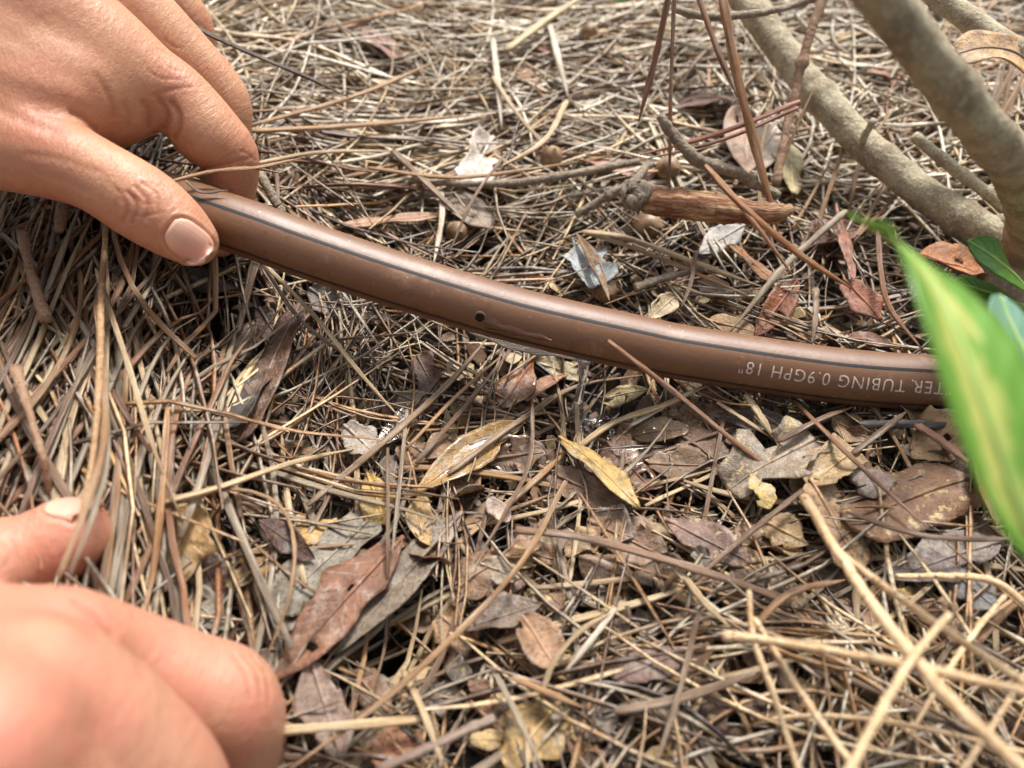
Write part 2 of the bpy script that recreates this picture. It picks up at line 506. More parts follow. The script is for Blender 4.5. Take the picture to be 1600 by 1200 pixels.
def green_mat(name, g1, g2, yel, rough=0.35, mid=1.3):
    m, n, l, p = mat(name)
    uv = node(n, "ShaderNodeUVMap").outputs[0]
    sep = n.new("ShaderNodeSeparateXYZ"); l.new(uv, sep.inputs[0])
    av = node(n, "ShaderNodeMath", operation='ABSOLUTE'); l.new(sep.outputs[1], av.inputs[0])
    mp = n.new("ShaderNodeMapping"); mp.inputs['Scale'].default_value = (4.4, 2.0, 1); l.new(uv, mp.inputs[0])
    nz = noise(n, l, 1.5, 5, 0.65, mp.outputs[0])
    ad = node(n, "ShaderNodeMath", operation='MULTIPLY_ADD'); l.new(nz, ad.inputs[0]); ad.inputs[1].default_value = 1.9; l.new(av.outputs[0], ad.inputs[2])
    c = mixc(n, l, g1, g2, nz)
    c = mixc(n, l, c, yel, ramp(n, l, clampdiv(n, l, ad.outputs[0]), [(0.5 * mid - 0.05, 0.8), (0.5 * mid + 0.07, 0.0)]))
    c = mixc(n, l, c, lin((190, 205, 110)), ramp(n, l, av.outputs[0], [(0.0, 0.7), (0.05, 0.0)]))
    l.new(c, p.inputs['Base Color'])
    p.inputs['Roughness'].default_value = rough
    p.inputs['Subsurface Weight'].default_value = 0.0
    tr = n.new("ShaderNodeBsdfTranslucent"); l.new(c, tr.inputs[0])
    mx = n.new("ShaderNodeMixShader"); mx.inputs[0].default_value = 0.35
    l.new(p.outputs[0], mx.inputs[1]); l.new(tr.outputs[0], mx.inputs[2])
    l.new(mx.outputs[0], n["Material Output"].inputs[0])
    k = node(n, "ShaderNodeMath", operation='MULTIPLY_ADD'); l.new(av.outputs[0], k.inputs[0]); k.inputs[1].default_value = -0.2; l.new(sep.outputs[0], k.inputs[2])
    k2 = node(n, "ShaderNodeMath", operation='MULTIPLY'); l.new(k.outputs[0], k2.inputs[0]); k2.inputs[1].default_value = 60
    sn = node(n, "ShaderNodeMath", operation='SINE'); l.new(k2.outputs[0], sn.inputs[0])
    bump(n, l, p, sn.outputs[0], 0.15, 0.0006)
    return m
M['green'] = green_mat('variegated_green_leaf', lin((96, 146, 48)), lin((122, 170, 66)), lin((204, 202, 114)))
M['green_sky_sheen'] = green_mat('green_leaf_sky_sheen', lin((104, 146, 120)), lin((124, 164, 140)), lin((140, 176, 130)), 0.16, 0.9)  # pale bluish base colour carries the sky's reflection on this leaf
M['green_small'] = green_mat('young_green_leaf', lin((70, 124, 32)), lin((92, 148, 46)), lin((176, 190, 90)), 0.3, 0.95)
M['green_stem'] = plain('green_stem', lin((146, 176, 92)), 0.5)

# ------------------------------------------------------------------ ground
def build_ground():
    xs = np.unique(np.concatenate([np.linspace(-8, -0.4, 14), np.linspace(-0.4, 0.4, 161), np.linspace(0.4, 8, 14)]))
    ys = np.unique(np.concatenate([np.linspace(-8, -0.1, 14), np.linspace(-0.1, 0.6, 141), np.linspace(0.6, 10, 16)]))
    X, Y = np.meshgrid(xs, ys, indexing='ij')
    Z = Gh(X, Y) - 0.018 + 0.0012 * np.sin(X * 900) * np.sin(Y * 800)
    nx, ny = X.shape
    i, j = np.meshgrid(np.arange(nx - 1), np.arange(ny - 1), indexing='ij')
    f = np.stack([i * ny + j, (i + 1) * ny + j, (i + 1) * ny + j + 1, i * ny + j + 1], -1).reshape(-1, 4)
    o = obj('ground', new_mesh('ground', np.stack([X, Y, Z], -1).reshape(-1, 3), f), M['soil'])
    tag(o, 'dark brown soil under the pine straw and leaf litter', 'ground', kind='structure')
build_ground()

# ------------------------------------------------------------------ pine straw that nobody could count
PAL = {
    'tawny': (180, 138, 92), 'straw': (212, 184, 140), 'grey': (164, 147, 122), 'brown': (124, 92, 64),
    'rust': (152, 102, 64), 'pale': (234, 222, 198), 'dark': (82, 62, 46)}
def zone_weights(x, y):
    """palette odds by place: heap on the left, pale straw beyond the tube, brown litter before it"""
    if y > 0.235: return (['straw', 'pale', 'grey', 'tawny', 'brown'], [.27, .47, .10, .08, .08])
    if x > 0.03 and y < 0.085: return (['straw', 'pale', 'tawny', 'grey', 'brown'], [.34, .12, .28, .14, .12])
    if x < -0.055: return (['tawny', 'grey', 'brown', 'straw', 'dark', 'rust'], [.24, .26, .22, .14, .06, .08])
    return (['tawny', 'grey', 'brown', 'straw', 'dark'], [.24, .26, .26, .14, .10])

def straw_field(N, xr, yr, lmin, lmax, offr, seg, keep=None, rr=(0.42, 0.8)):
    V = np.zeros((N, seg, 3, 3)); C = np.zeros((N, seg, 3, 3))
    tt = np.linspace(-0.5, 0.5, seg)
    k = 0; prev = None
    while k < N:
        x = rng.uniform(*xr); y = rng.uniform(*yr)
        if keep is not None and not keep(x, y): continue
        if x > -0.045 and y < 0.22 and offr[0] < 0 and rng.random() < 0.35: continue
        X, Y = x * 1000, y * 1000
        if any((X - a) ** 2 + (Y - b) ** 2 < (r * 1.25) ** 2 for (a, b, dd, r) in PITS[:5]): continue
        L = rng.uniform(lmin, lmax) * MM
        off = rng.uniform(*offr)
        ang = rng.uniform(0, math.pi)
        if prev is not None and rng.random() < 0.4:
            x, y, ang0, off = prev; ang = ang0 + rng.normal(0, 0.05); x += rng.normal(0, 0.0012); y += rng.normal(0, 0.0012)
        elif x < -0.05 and 0.05 < y < 0.22 and rng.random() < 0.72:
            ang = rng.normal(math.radians(98), 0.32)
        elif y > 0.23 and rng.random() < 0.45:
            ang = rng.normal(math.radians(12), 0.45)
        center = x > -0.055 and y < 0.235
        if center:
            off = min(off, 2.6) if offr[0] < 0 else off
            L = min(L, rng.uniform(24, 85) * MM)
        prev = (x, y, ang, off)
        d = np.array([math.cos(ang), math.sin(ang)]); nn = np.array([-d[1], d[0]])
        curve = rng.normal(0, 0.065) * L * (2.4 if y > 0.25 else 1.0)
        px = x + d[0] * tt * L + nn[0] * curve * (1 - 4 * tt * tt)
        py = y + d[1] * tt * L + nn[1] * curve * (1 - 4 * tt * tt)
        if offr[1] > -2 and any((((px * 1000 - a) ** 2 + (py * 1000 - b) ** 2) < (r * 0.85) ** 2).any() for (a, b, dd, r) in PITS[:3]) and rng.random() < 0.85: continue
        g = Gh(px, py)
        g = 0.65 * g + 0.35 * g.mean()
        pz = g + (off + rng.normal(0, 1.6) * tt * 2 + abs(rng.normal(0, 1.2)) * (4 * tt * tt)) * MM
        P = np.stack([px, py, pz], -1)
        T = unit(np.gradient(P, axis=0))
        S = unit(np.cross(T, np.array([0, 0, 1.0]))); W = np.cross(S, T)
        r = rng.uniform(*rr) * MM
        rad = r * np.minimum(1, 0.45 + 2.2 * (0.5 - np.abs(tt)))
        ph = rng.uniform(0, 6.28)
        for j in range(3):
            aa = ph + j * 2.0944
            V[k, :, j, :] = P + rad[:, None] * (math.cos(aa) * S + math.sin(aa) * W)
        names, w = zone_weights(x, y)
        c = np.array(lin(PAL[names[rng.choice(len(names), p=np.array(w) / sum(w))]]))
        c = c * rng.uniform(0.6, 1.15)
        grad = 1 + 0.25 * rng.normal() * tt
        C[k] = (c[None, :] * grad[:, None])[:, None, :]
        k += 1
    base = (np.arange(N) * seg * 3)[:, None, None]
    i, j = np.meshgrid(np.arange(seg - 1), np.arange(3), indexing='ij')
    q = np.stack([i * 3 + j, i * 3 + (j + 1) % 3, (i + 1) * 3 + (j + 1) % 3, (i + 1) * 3 + j], -1).reshape(-1, 4)
    STRAW.append((V.reshape(-1, 3), (base + q[None]).reshape(-1, 4), C.reshape(-1, 3)))

STRAW = []
def build_straw():
    straw_field(10500, (-0.34, 0.34), (-0.03, 0.50), 50, 190, (-13.0, 5.0), 8)
    straw_field(7000, (-1.0, 1.0), (-0.5, 1.3), 90, 190, (-6, 6), 5,
                keep=lambda x, y: not (-0.32 < x < 0.32 and -0.01 < y < 0.48), rr=(0.9, 1.6))
    straw_field(650, (-0.06, 0.30), (0.02, 0.24), 14, 55, (3.0, 8.0), 5, rr=(0.22, 0.55))
    straw_field(500, (0.0, 0.30), (-0.02, 0.085), 30, 110, (3.0, 9.0), 7, rr=(0.4, 0.75))
    straw_field(900, (-0.28, -0.06), (0.03, 0.24), 60, 140, (3.0, 10.0), 7, rr=(0.5, 0.85))
    straw_field(1100, (-0.14, 0.30), (0.24, 0.42), 60, 150, (3.0, 9.0), 9, rr=(0.45, 0.8))
    n0 = 0; FF = []
    for v, f, c in STRAW:
        FF.append(f + n0); n0 += len(v)
    me = new_mesh('pine_straw', np.vstack([q[0] for q in STRAW]), np.vstack(FF))
    ca = me.color_attributes.new('Col', 'FLOAT_COLOR', 'POINT')
    cc = np.ones((n0, 4)); cc[:, :3] = np.clip(np.vstack([q[2] for q in STRAW]), 0, 1)
    ca.data.foreach_set('color', cc.ravel())
    tag(obj('pine_straw', me, M['straw']), 'deep layer of fallen dry pine needles covering the ground', 'pine straw', kind='stuff')
build_straw()

# ------------------------------------------------------------------ broken litter bits and crumbs
def build_bits():
    V, Fc, C = [], [], []
    N = 2600
    for _ in range(N):
        x = rng.normal(0.05, 0.085); y = rng.normal(0.12, 0.055)
        if rng.random() < 0.3: x = rng.uniform(-0.3, 0.32); y = rng.uniform(0, 0.45)
        if not (-0.33 < x < 0.33 and -0.02 < y < 0.48): continue
        z = float(Gh(x, y)) + rng.uniform(-4.5, 3.5) * MM
        s = rng.uniform(1.0, 4.6) * MM * (1 if rng.random() < 0.8 else 1.8)
        a = rng.uniform(0, 6.28); tilt = rng.normal(0, 0.45, 2)
        m_ = rng.integers(5, 8)
        b = len(V)
        asp = rng.uniform(0.3, 0.9)
        for j in range(m_):
            th = j * 2 * math.pi / m_
            r = s * rng.uniform(0.6, 1.1)
            u, v = r * math.cos(th), r * math.sin(th) * asp
            xx = u * math.cos(a) - v * math.sin(a); yy = u * math.sin(a) + v * math.cos(a)
            zz = tilt[0] * u + tilt[1] * v + rng.normal(0, 0.1) * s
            V.append((x + xx, y + yy, z + zz))
        V.append((x, y, z + rng.normal(0, 0.2) * s))
        V.append((x, y, z - 0.3 * MM))
        for j in range(m_):
            Fc.append((b + j, b + (j + 1) % m_, b + m_))
            Fc.append((b + (j + 1) % m_, b + j, b + m_ + 1))
        c = lin([(150, 118, 88), (120, 92, 70), (176, 150, 116), (104, 74, 52), (196, 170, 128), (140, 118, 104)][rng.integers(6)], rng.uniform(0.5, 1.0))
        C += [c] * (m_ + 2)
    me = new_mesh('leaf_litter', np.array(V), np.array(Fc), smooth=False)
    ca = me.color_attributes.new('Col', 'FLOAT_COLOR', 'POINT')
    cc = np.ones((len(V), 4)); cc[:, :3] = np.array(C)
    ca.data.foreach_set('color', cc.ravel())
    tag(obj('leaf_litter', me, M['bits']), 'broken leaf crumbs and chips strewn among the needles', 'leaf litter', kind='stuff')
    # soil crumbs
    V, Fc, C = [], [], []
    for _ in range(3200):
        x = rng.normal(0.03, 0.06); y = rng.normal(0.13, 0.04)
        z = float(Gh(x, y)) + rng.uniform(-6, 1.5) * MM
        s = rng.uniform(0.25, 1.0) * MM
        b = len(V)
        for dv in ((1, 0, 0), (-1, 0, 0), (0, 1, 0), (0, -1, 0), (0, 0, 1), (0, 0, -1)):
            V.append(np.array((x, y, z)) + np.array(dv) * s * rng.uniform(0.6, 1.3))
        for t in ((0, 2, 4), (2, 1, 4), (1, 3, 4), (3, 0, 4), (2, 0, 5), (1, 2, 5), (3, 1, 5), (0, 3, 5)):
            Fc.append(tuple(b + q for q in t))
        c = lin((84, 62, 46), rng.uniform(0.4, 1.2)) if rng.random() < 0.85 else lin((190, 170, 140))
        C += [c] * 6
    me = new_mesh('soil_crumbs', np.array(V), np.array(Fc), smooth=False)
    ca = me.color_attributes.new('Col', 'FLOAT_COLOR', 'POINT')
    cc = np.ones((len(V), 4)); cc[:, :3] = np.array(C)
    ca.data.foreach_set('color', cc.ravel())
    tag(obj('soil_crumbs', me, M['bits']), 'dark crumbs of damp soil between the leaves', 'soil', kind='stuff')
build_bits()

# ------------------------------------------------------------------ leaves
def leaf_mesh(name, mid_pts, W, nhint, prof='lance', curl=0.2, edge=0.05, nu=24, nv=10, ripple=0.04, thick=0.28, seed=0, holes=0, cut=1.0):
    r_ = np.random.default_rng(seed)
    P = spline(mid_pts, nu)
    u = np.linspace(0, 1, nu)
    uu = u * cut
    if prof == 'lance': w = np.sin(np.pi * np.clip(uu, 0, 1) ** 0.92) ** 0.8
    elif prof == 'oval': w = np.sin(np.pi * np.clip(uu, 0, 1)) ** 0.5
    elif prof == 'obovate': w = np.sin(np.pi * np.clip(uu, 0, 1) ** 1.5) ** 0.7
    elif prof == 'long': w = np.sin(np.pi * np.clip(uu, 0, 1) ** 0.72) ** 1.25
    elif prof == 'strip': w = np.minimum(1, 8 * uu * (1.02 - uu) + 0.08)
    elif prof == 'ragged': w = np.sin(np.pi * np.clip(0.1 + 0.8 * uu, 0, 1)) ** 0.5
    else: w = np.sin(np.pi * uu)
    w = np.maximum(w, 0.03) * W * 0.5
    T, _, _ = frames(P)
    H = np.asarray(nhint, float)
    if H.ndim == 1: H = np.tile(H, (nu, 1))
    S = unit(np.cross(H, T)); N = np.cross(T, S)
    L = np.linalg.norm(np.diff(P, axis=0), axis=1).sum()
    xc = np.linspace(0, 1, 8)
    eL = np.interp(u, xc, 1.5 * edge * r_.normal(size=8)) + 0.3 * edge * r_.normal(size=nu)
    eR = np.interp(u, xc, 1.5 * edge * r_.normal(size=8)) + 0.3 * edge * r_.normal(size=nu)
    if prof == 'ragged':
        eL += 0.22 * np.sin(u * r_.uniform(6, 14) + r_.uniform(0, 6)); eR += 0.22 * np.sin(u * r_.uniform(6, 14) + r_.uniform(0, 6))
    vv = np.linspace(-1, 1, nv + 1)
    ph = r_.uniform(0, 6.28, 4)
    top = np.zeros((nu, nv + 1, 3))
    for j, v in enumerate(vv):
        e = (1 + (eL if v < 0 else eR) * abs(v))
        wv = w * e * v
        hgt = curl * W * (abs(v) ** 1.7) * 0.5 * (w / (W * 0.5)) + ripple * W * (np.sin(u * 9 + ph[0] + v * 2) * 0.5 + np.sin(u * 15 + v * 5 + ph[1]) * 0.3) * (0.3 + 0.7 * abs(v))
        top[:, j] = P + S * wv[:, None] + N * hgt[:, None]
    bot = top - N[:, None, :] * (thick * MM)
    nn = nu * (nv + 1)
    V = np.vstack([top.reshape(-1, 3), bot.reshape(-1, 3)])
    i, j = np.meshgrid(np.arange(nu - 1), np.arange(nv), indexing='ij')
    q = np.stack([i * (nv + 1) + j, (i + 1) * (nv + 1) + j, (i + 1) * (nv + 1) + j + 1, i * (nv + 1) + j + 1], -1).reshape(-1, 4)
    keep = np.ones(len(q), bool)
    for _ in range(holes):
        hi = r_.integers(3, nu - 4); hj = r_.integers(0, nv)
        ii, jj = i.ravel(), j.ravel()
        keep &= ~((abs(ii - hi) <= r_.integers(0, 2)) & (abs(jj - hj) <= r_.integers(0, 2)))
    q = q[keep]
    edges = {}
    for a, b, c, d in q.tolist():
        for e in ((a, b), (b, c), (c, d), (d, a)):
            if (e[1], e[0]) in edges: del edges[(e[1], e[0])]
            else: edges[e] = 1
    rim = np.array([(b, a, a + nn, b + nn) for (a, b) in edges])
    f = np.vstack([q, q[:, ::-1] + nn, rim])
    me = new_mesh(name, V, f)
    uvl = me.uv_layers.new(name='UVMap')
    U = np.tile(np.stack([np.repeat(u, nv + 1), np.tile(vv, nu)], -1), (2, 1))
    li = np.zeros(len(me.loops), dtype=np.int32); me.loops.foreach_get('vertex_index', li)
    uvl.data.foreach_set('uv', U[li].ravel().astype(np.float32))
    rib = P + N * (0.06 * MM) + N * (ripple * W * 0.3 * (np.sin(u * 9 + ph[0]) * 0.5 + np.sin(u * 15 + ph[1]) * 0.3))[:, None]
    return me, rib, N

def roll_hint(a, b, roll):
    t = unit(np.asarray(b) - np.asarray(a)); up = np.array([0, 0, 1.0])
    n = unit(up - t * up.dot(t)); s = np.cross(t, n)
    r = math.radians(roll)
    return n * math.cos(r) + s * math.sin(r)

LEAF_N = [0]
def litter_leaf(label, base, tip, wpx, rgb, prof='lance', roll=0, bend=0.0, curl=0.2, dz=6.0, mk='leaf', group=None, ripple=0.05, edge=0.05, side=0.0,
                holes=None, cut=1.0, rib=True, k=0.82, dz2=None, name='fallen_leaf', lift=None):
    LEAF_N[0] += 1
    dz = dz - 0.2
    a = gnd(base[0], base[1], dz); b = gnd(tip[0], tip[1], dz if dz2 is None else dz2)
    d = np.linalg.norm((a + b) / 2 - CAMP)
    W = wpx / FPX * d * 1.22
    L = np.linalg.norm(b - a)
    t = unit(b - a); sd_ = np.cross(np.array([0, 0, 1.0]), t)
    pts = []
    for s in (0, 0.33, 0.67, 1.0):
        p_ = a * (1 - s) + b * s
        gz = float(Gh(p_[0], p_[1]))
        p_ = p_ + np.array([0, 0, bend * L * 4 * s * (1 - s)]) + sd_ * side * L * 4 * s * (1 - s)
        pts.append(p_)
    tw = random.uniform(-28, 28)
    hint = np.array([roll_hint(a, b, roll + q) for q in np.linspace(-tw, tw, 24)])
    curl = curl + random.uniform(-0.25, 0.35); bend = bend + random.uniform(-0.02, 0.05)
    if holes is None: holes = random.choice([0, 0, 0, 1, 2])
    edge = edge * random.uniform(1.0, 2.4); ripple = ripple * random.uniform(1.0, 1.9)
    root = empty(name, a)
    tag(root, label, 'leaf', group)
    me, ribp, N = leaf_mesh('blade', pts, W, hint, prof, curl, edge, seed=LEAF_N[0] * 13, ripple=ripple, holes=holes, cut=cut)
    c = lin(rgb, k)
    bl = obj('blade', local(me, a), M[mk], root, c)
    if rib:
        n_ = len(ribp)
        rr = np.linspace(0.55, 0.12, n_) * MM * min(1.4, max(0.5, W / 0.009))
        v, f = tube(ribp, rr, 5)
        rc = tuple(min(1, q * 1.25 + 0.03) for q in c)
        obj('midrib', local(new_mesh('midrib', v, f), a), M['leaf'], root, rc)
    return root

def build_leaves():
    LL = litter_leaf
    # litter before the tube
    LL('amber brown wet leaf lying under the dripping tube', (834, 562), (786, 638), 46, (150, 88, 34), 'obovate', 10, 0.05, 0.15, 4, 'leaf_wet')
    LL('small red-edged winged seed husk beside the amber wet leaf', (886, 586), (824, 626), 26, (170, 120, 90), 'lance', 25, 0.05, 0.2, 6, 'leaf_vein', name='winged_seed')
    LL('cream leaf scrap half under the tube near the water stream', (838, 566), (908, 588), 30, (214, 196, 158), 'ragged', 15, 0, 0.1, 3)
    LL('curled ochre leaf holding a pool of water', (818, 657), (648, 770), 46, (168, 128, 62), 'lance', -12, 0.02, 0.55, 7, 'leaf_wet')
    LL('bright mustard yellow leaf with dark specks folded over a grey leaf', (874, 682), (1000, 794), 42, (194, 160, 92), 'lance', -24, 0.05, 0.2, 9, 'leaf_spot')
    LL('grey-brown leaf half tucked below the mustard yellow leaf', (842, 728), (990, 800), 44, (136, 106, 80), 'lance', 18, 0.0, 0.2, 6)
    LL('wet brown leaf flat beside the splash', (948, 690), (1018, 764), 50, (132, 92, 66), 'ragged', 5, 0.0, 0.1, 5, 'leaf_wet')
    LL('yellow leaf with a dark torn upper half under crossing needles', (572, 735), (603, 820), 44, (206, 170, 92), 'obovate', 10, 0.04, 0.2, 7, 'leaf_blotch')
    LL('hooked ochre leaf curling below the pooled leaf', (664, 774), (672, 853), 34, (190, 156, 102), 'lance', -10, 0.02, 0.25, 7, 'leaf_blotch', side=-0.13)
    LL('pale grey pink leaf with crinkled rim left of the pooled leaf', (538, 664), (584, 708), 40, (192, 176, 160), 'oval', 12, 0.03, 0.1, 8)
    LL('glistening taupe leaf under a diagonal needle', (668, 622), (584, 702), 30, (150, 126, 110), 'lance', -20, 0.0, 0.2, 6, 'leaf_wet')
    LL('wrinkled mauve-brown leaf standing between upright stems', (652, 556), (682, 614), 34, (128, 100, 88), 'ragged', 15, 0.03, 0.3, 5)
    LL('cream pointed leaf on the straw right of the water stream', (935, 626), (1012, 608), 28, (206, 186, 142), 'lance', 10, 0.02, 0.2, 6, 'leaf_spot')
    LL('tiny pinkish white leaf chip on wet litter', (762, 778), (796, 815), 22, (226, 200, 182), 'oval', 10, 0, 0.1, 8, rib=False)
    LL('wide brown leaf below the thick brown leaf stalk', (918, 812), (1042, 872), 60, (146, 112, 84), 'oval', 8, 0.0, 0.15, 4)
    LL('grey leaf tucked against the tube near the hand', (484, 450), (536, 490), 40, (136, 126, 116), 'oval', 15, 0, 0.1, 5)
    LL('dark plum leaf left of the leaf pile near the tube', (405, 480), (440, 540), 34, (108, 80, 70), 'oval', 10, 0, 0.1, 5)
    LL('long torn rust brown leaf blackened along one side', (470, 470), (375, 690), 40, (112, 78, 60), 'strip', 15, 0.02, 0.2, 6, 'leaf_blotch')
    LL('blackened crumpled leaf near the long torn leaf', (440, 560), (362, 668), 34, (60, 50, 46), 'ragged', 10, 0.03, 0.35, 7, 'leaf_blotch')
    # red leaf group by the lower hand
    LL('long red-brown leaf with pale midrib and black tip stain', (630, 838), (425, 1068), 62, (138, 90, 60), 'lance', -8, 0.02, 0.12, 9, 'leaf_vein')
    LL('long grey leaf beside the red-brown leaf', (722, 800), (524, 1022), 52, (134, 118, 100), 'lance', 10, 0.0, 0.2, 6, 'leaf')
    LL('ash grey leathery leaf left of the red-brown leaf', (590, 800), (420, 958), 46, (146, 136, 118), 'strip', -10, 0.0, 0.12, 6)
    LL('second ash grey leaf slipped beneath the red-brown leaf', (545, 850), (430, 985), 40, (134, 122, 106), 'strip', 5, 0.0, 0.1, 4)
    LL('mottled yellow-brown leaf near the dark maroon leaf', (526, 812), (436, 850), 40, (196, 154, 88), 'oval', 10, 0.02, 0.15, 7, 'leaf_blotch')
    LL('dark maroon shiny leaf among yellow leaves', (404, 814), (492, 874), 34, (76, 42, 32), 'lance', 0, 0.03, 0.3, 9, 'leaf')
    LL('large plain ochre leaf beside the right hand', (310, 788), (242, 926), 70, (184, 146, 90), 'oval', -15, 0.02, 0.1, 7, 'leaf_vein')
    LL('purple-brown leaf under the large ochre leaf', (300, 850), (352, 946), 44, (118, 90, 78), 'lance', 8, 0, 0.2, 4)
    LL('mottled ochre leaf crossing behind the knuckle', (440, 862), (352, 918), 40, (176, 138, 84), 'lance', 8, 0.02, 0.2, 6, 'leaf_blotch')
    LL('lichen grey leaf below the purple-brown leaf', (276, 912), (352, 985), 38, (142, 134, 116), 'oval', 0, 0, 0.1, 3)
    LL('grey-brown wrinkled leaf in front of the dark hollow', (486, 1030), (534, 1190), 54, (146, 120, 104), 'lance', -8, 0.02, 0.15, 7)
    LL('slate brown leaf leaning right of the dark hollow', (724, 984), (845, 944), 46, (136, 116, 100), 'lance', -14, 0.02, 0.2, 7)
    LL('oval tan leaf with raised side veins', (816, 962), (868, 1044), 56, (176, 136, 102), 'oval', -8, 0.03, 0.1, 9, 'leaf_vein')
    LL('yellow leaf with burnt black blotches near the oval tan leaf', (880, 1088), (790, 1200), 66, (196, 160, 96), 'oval', -6, 0.0, 0.15, 6, 'leaf_blotch')
    LL('orange-brown curled leaf in front of the hollow', (664, 1160), (580, 1178), 42, (158, 104, 68), 'ragged', 10, 0.03, 0.3, 6)
    LL('mauve-brown leaf with a long point on pale straw', (958, 1062), (1076, 1016), 44, (142, 112, 100), 'lance', -8, 0.02, 0.12, 8)
    LL('dull mauve leaf under thin crossing straws', (768, 1100), (806, 1158), 42, (130, 104, 94), 'oval', 4, 0, 0.1, 3)
    LL('tan leaf scrap at the rim of the dark hollow', (690, 962), (740, 1010), 46, (168, 130, 92), 'ragged', 20, 0.04, 0.4, 5)
    LL('soft taupe leaf near the slate brown leaf', (750, 880), (812, 905), 34, (170, 152, 128), 'lance', 10, 0.02, 0.2, 6)
    LL('bronze scooped leaf close to the oval tan leaf', (905, 870), (985, 905), 42, (150, 118, 94), 'oval', 12, 0.02, -0.25, 6)
    # right hand side litter
    LL('big brown leaf freckled with yellow spots', (1526, 742), (1322, 816), 76, (142, 102, 68), 'strip', 6, 0.02, 0.08, 8, 'leaf_spot')
    LL('rust orange leaf upright behind the freckled leaf', (1524, 706), (1556, 822), 46, (172, 112, 64), 'lance', -18, 0.02, 0.2, 10)
    LL('crumpled grey-tan leaf near the tubing print', (1272, 686), (1138, 764), 80, (164, 146, 126), 'ragged', 10, 0.05, 0.3, 7, 'leaf_spot', ripple=0.1)
    LL('yellow torn flap on the crumpled grey-tan leaf', (1172, 738), (1202, 796), 30, (210, 182, 110), 'obovate', 0, 0.03, 0.2, 11, rib=False)
    LL('tan spotted leaf below the crumpled leaf', (1336, 702), (1264, 758), 50, (182, 152, 108), 'strip', 10, 0.03, 0.15, 8, 'leaf_spot')
    LL('warm tan leaf standing beside the freckled leaf', (1266, 748), (1344, 892), 54, (188, 150, 110), 'strip', -12, 0.02, 0.15, 9, 'leaf_vein')
    LL('mauve-grey cupped leaf between the two tan leaves', (1346, 730), (1378, 776), 48, (156, 134, 122), 'oval', 5, 0.06, -0.2, 8)
    LL('slim slate leaf tucked right under the tube', (1114, 650), (1260, 668), 30, (112, 98, 92), 'lance', 12, 0.0, 0.15, 5)
    LL('tan leaf with veins behind the blackened stick', (1300, 655), (1366, 690), 40, (172, 136, 98), 'lance', 8, 0, 0.15, 6)
    LL('rusty brown leaf upright behind the tube', (1246, 438), (1180, 526), 36, (148, 88, 56), 'lance', -30, 0.02, 0.2, 8, 'leaf_vein')
    LL('orange-brown leaf slanting behind the tube', (1318, 436), (1376, 500), 36, (160, 92, 56), 'lance', 15, 0.03, 0.2, 9, 'leaf_vein')
    LL('dark rust leaf lying against the far side of the tube', (1326, 528), (1408, 545), 36, (120, 70, 44), 'lance', -20, 0.03, 0.25, 7)
    LL('wide tan leaf resting on the far side of the tube', (1106, 500), (1184, 520), 34, (176, 140, 98), 'oval', 10, 0, 0.2, 6)
    LL('flat brown leaf left of the crumpled leaf', (1012, 724), (1108, 728), 44, (148, 118, 90), 'oval', 10, 0.0, 0.12, 5)
    LL('plum brown leaf across the straw below the flat brown leaf', (1040, 812), (1176, 880), 50, (140, 108, 94), 'lance', 5, 0.0, 0.1, 7, 'leaf_spot')
    LL('bronze leaf running down beside the plum brown leaf', (1108, 832), (1276, 968), 46, (146, 108, 72), 'lance', -5, 0.0, 0.12, 5, 'leaf_spot')
    LL('slate mauve leaf with hooked tip right of the dry stem', (1564, 844), (1388, 905), 52, (128, 114, 106), 'lance', 6, 0.02, 0.2, 7)
    LL('bluish grey leaf below the slate mauve leaf', (1478, 884), (1554, 948), 46, (140, 138, 136), 'oval', 8, 0, 0.12, 6)
    LL('freckled tan leaf near the dry stem tip', (1190, 812), (1264, 852), 44, (176, 142, 98), 'lance', 8, 0.02, 0.15, 7, 'leaf_spot')
    LL('brown leaf with insect holes beneath the dry stem', (1258, 896), (1332, 942), 48, (132, 100, 76), 'oval', 6, 0, 0.12, 5, holes=2)
    LL('brown leaf edge under the freckled leaf', (1466, 800), (1540, 850), 50, (134, 98, 70), 'oval', 5, 0, 0.12, 4)
    # beyond the tube
    LL('arched maroon leaf below the upright needles', (1045, 170), (1156, 160), 42, (134, 88, 72), 'lance', -18, 0.12, 0.2, 7, 'leaf_vein')
    LL('pinkish tan leaf standing behind the split stick', (1156, 166), (1168, 272), 54, (200, 164, 140), 'lance', -25, 0.03, 0.15, 10)
    LL('whitish leaf next to the pinkish tan leaf', (1212, 200), (1172, 268), 44, (226, 206, 188), 'oval', -20, 0.02, 0.1, 8)
    LL('pale olive leaf right of the whitish leaf', (1230, 222), (1240, 302), 36, (204, 188, 136), 'oval', -20, 0.02, 0.1, 9)
    LL('pale silver leaf in front of the split stick', (1162, 352), (1092, 396), 32, (190, 184, 178), 'lance', -15, 0.02, 0.2, 8)
    LL('narrow pinkish leaf hanging down to the tube', (1306, 318), (1335, 440), 18, (170, 116, 92), 'lance', -25, 0.02, 0.2, 12, 'leaf_vein')
    LL('broad orange leaf under the green shrub leaves', (1436, 398), (1540, 432), 54, (184, 118, 66), 'oval', -10, 0.02, 0.1, 12, 'leaf_vein')
    LL('tan pink leaf behind the slender twig of the shrub', (1354, 112), (1414, 132), 26, (186, 140, 110), 'lance', 0, 0.02, 0.15, 8)
    LL('pale white leaf propped on straw behind the tube', (770, 214), (730, 292), 44, (232, 218, 204), 'strip', -30, 0.02, 0.1, 9, 'leaf_vein')
    LL('long mauve-brown rolled leaf behind the tube', (466, 292), (688, 298), 26, (140, 96, 80), 'lance', -30, 0.02, 0.5, 7)
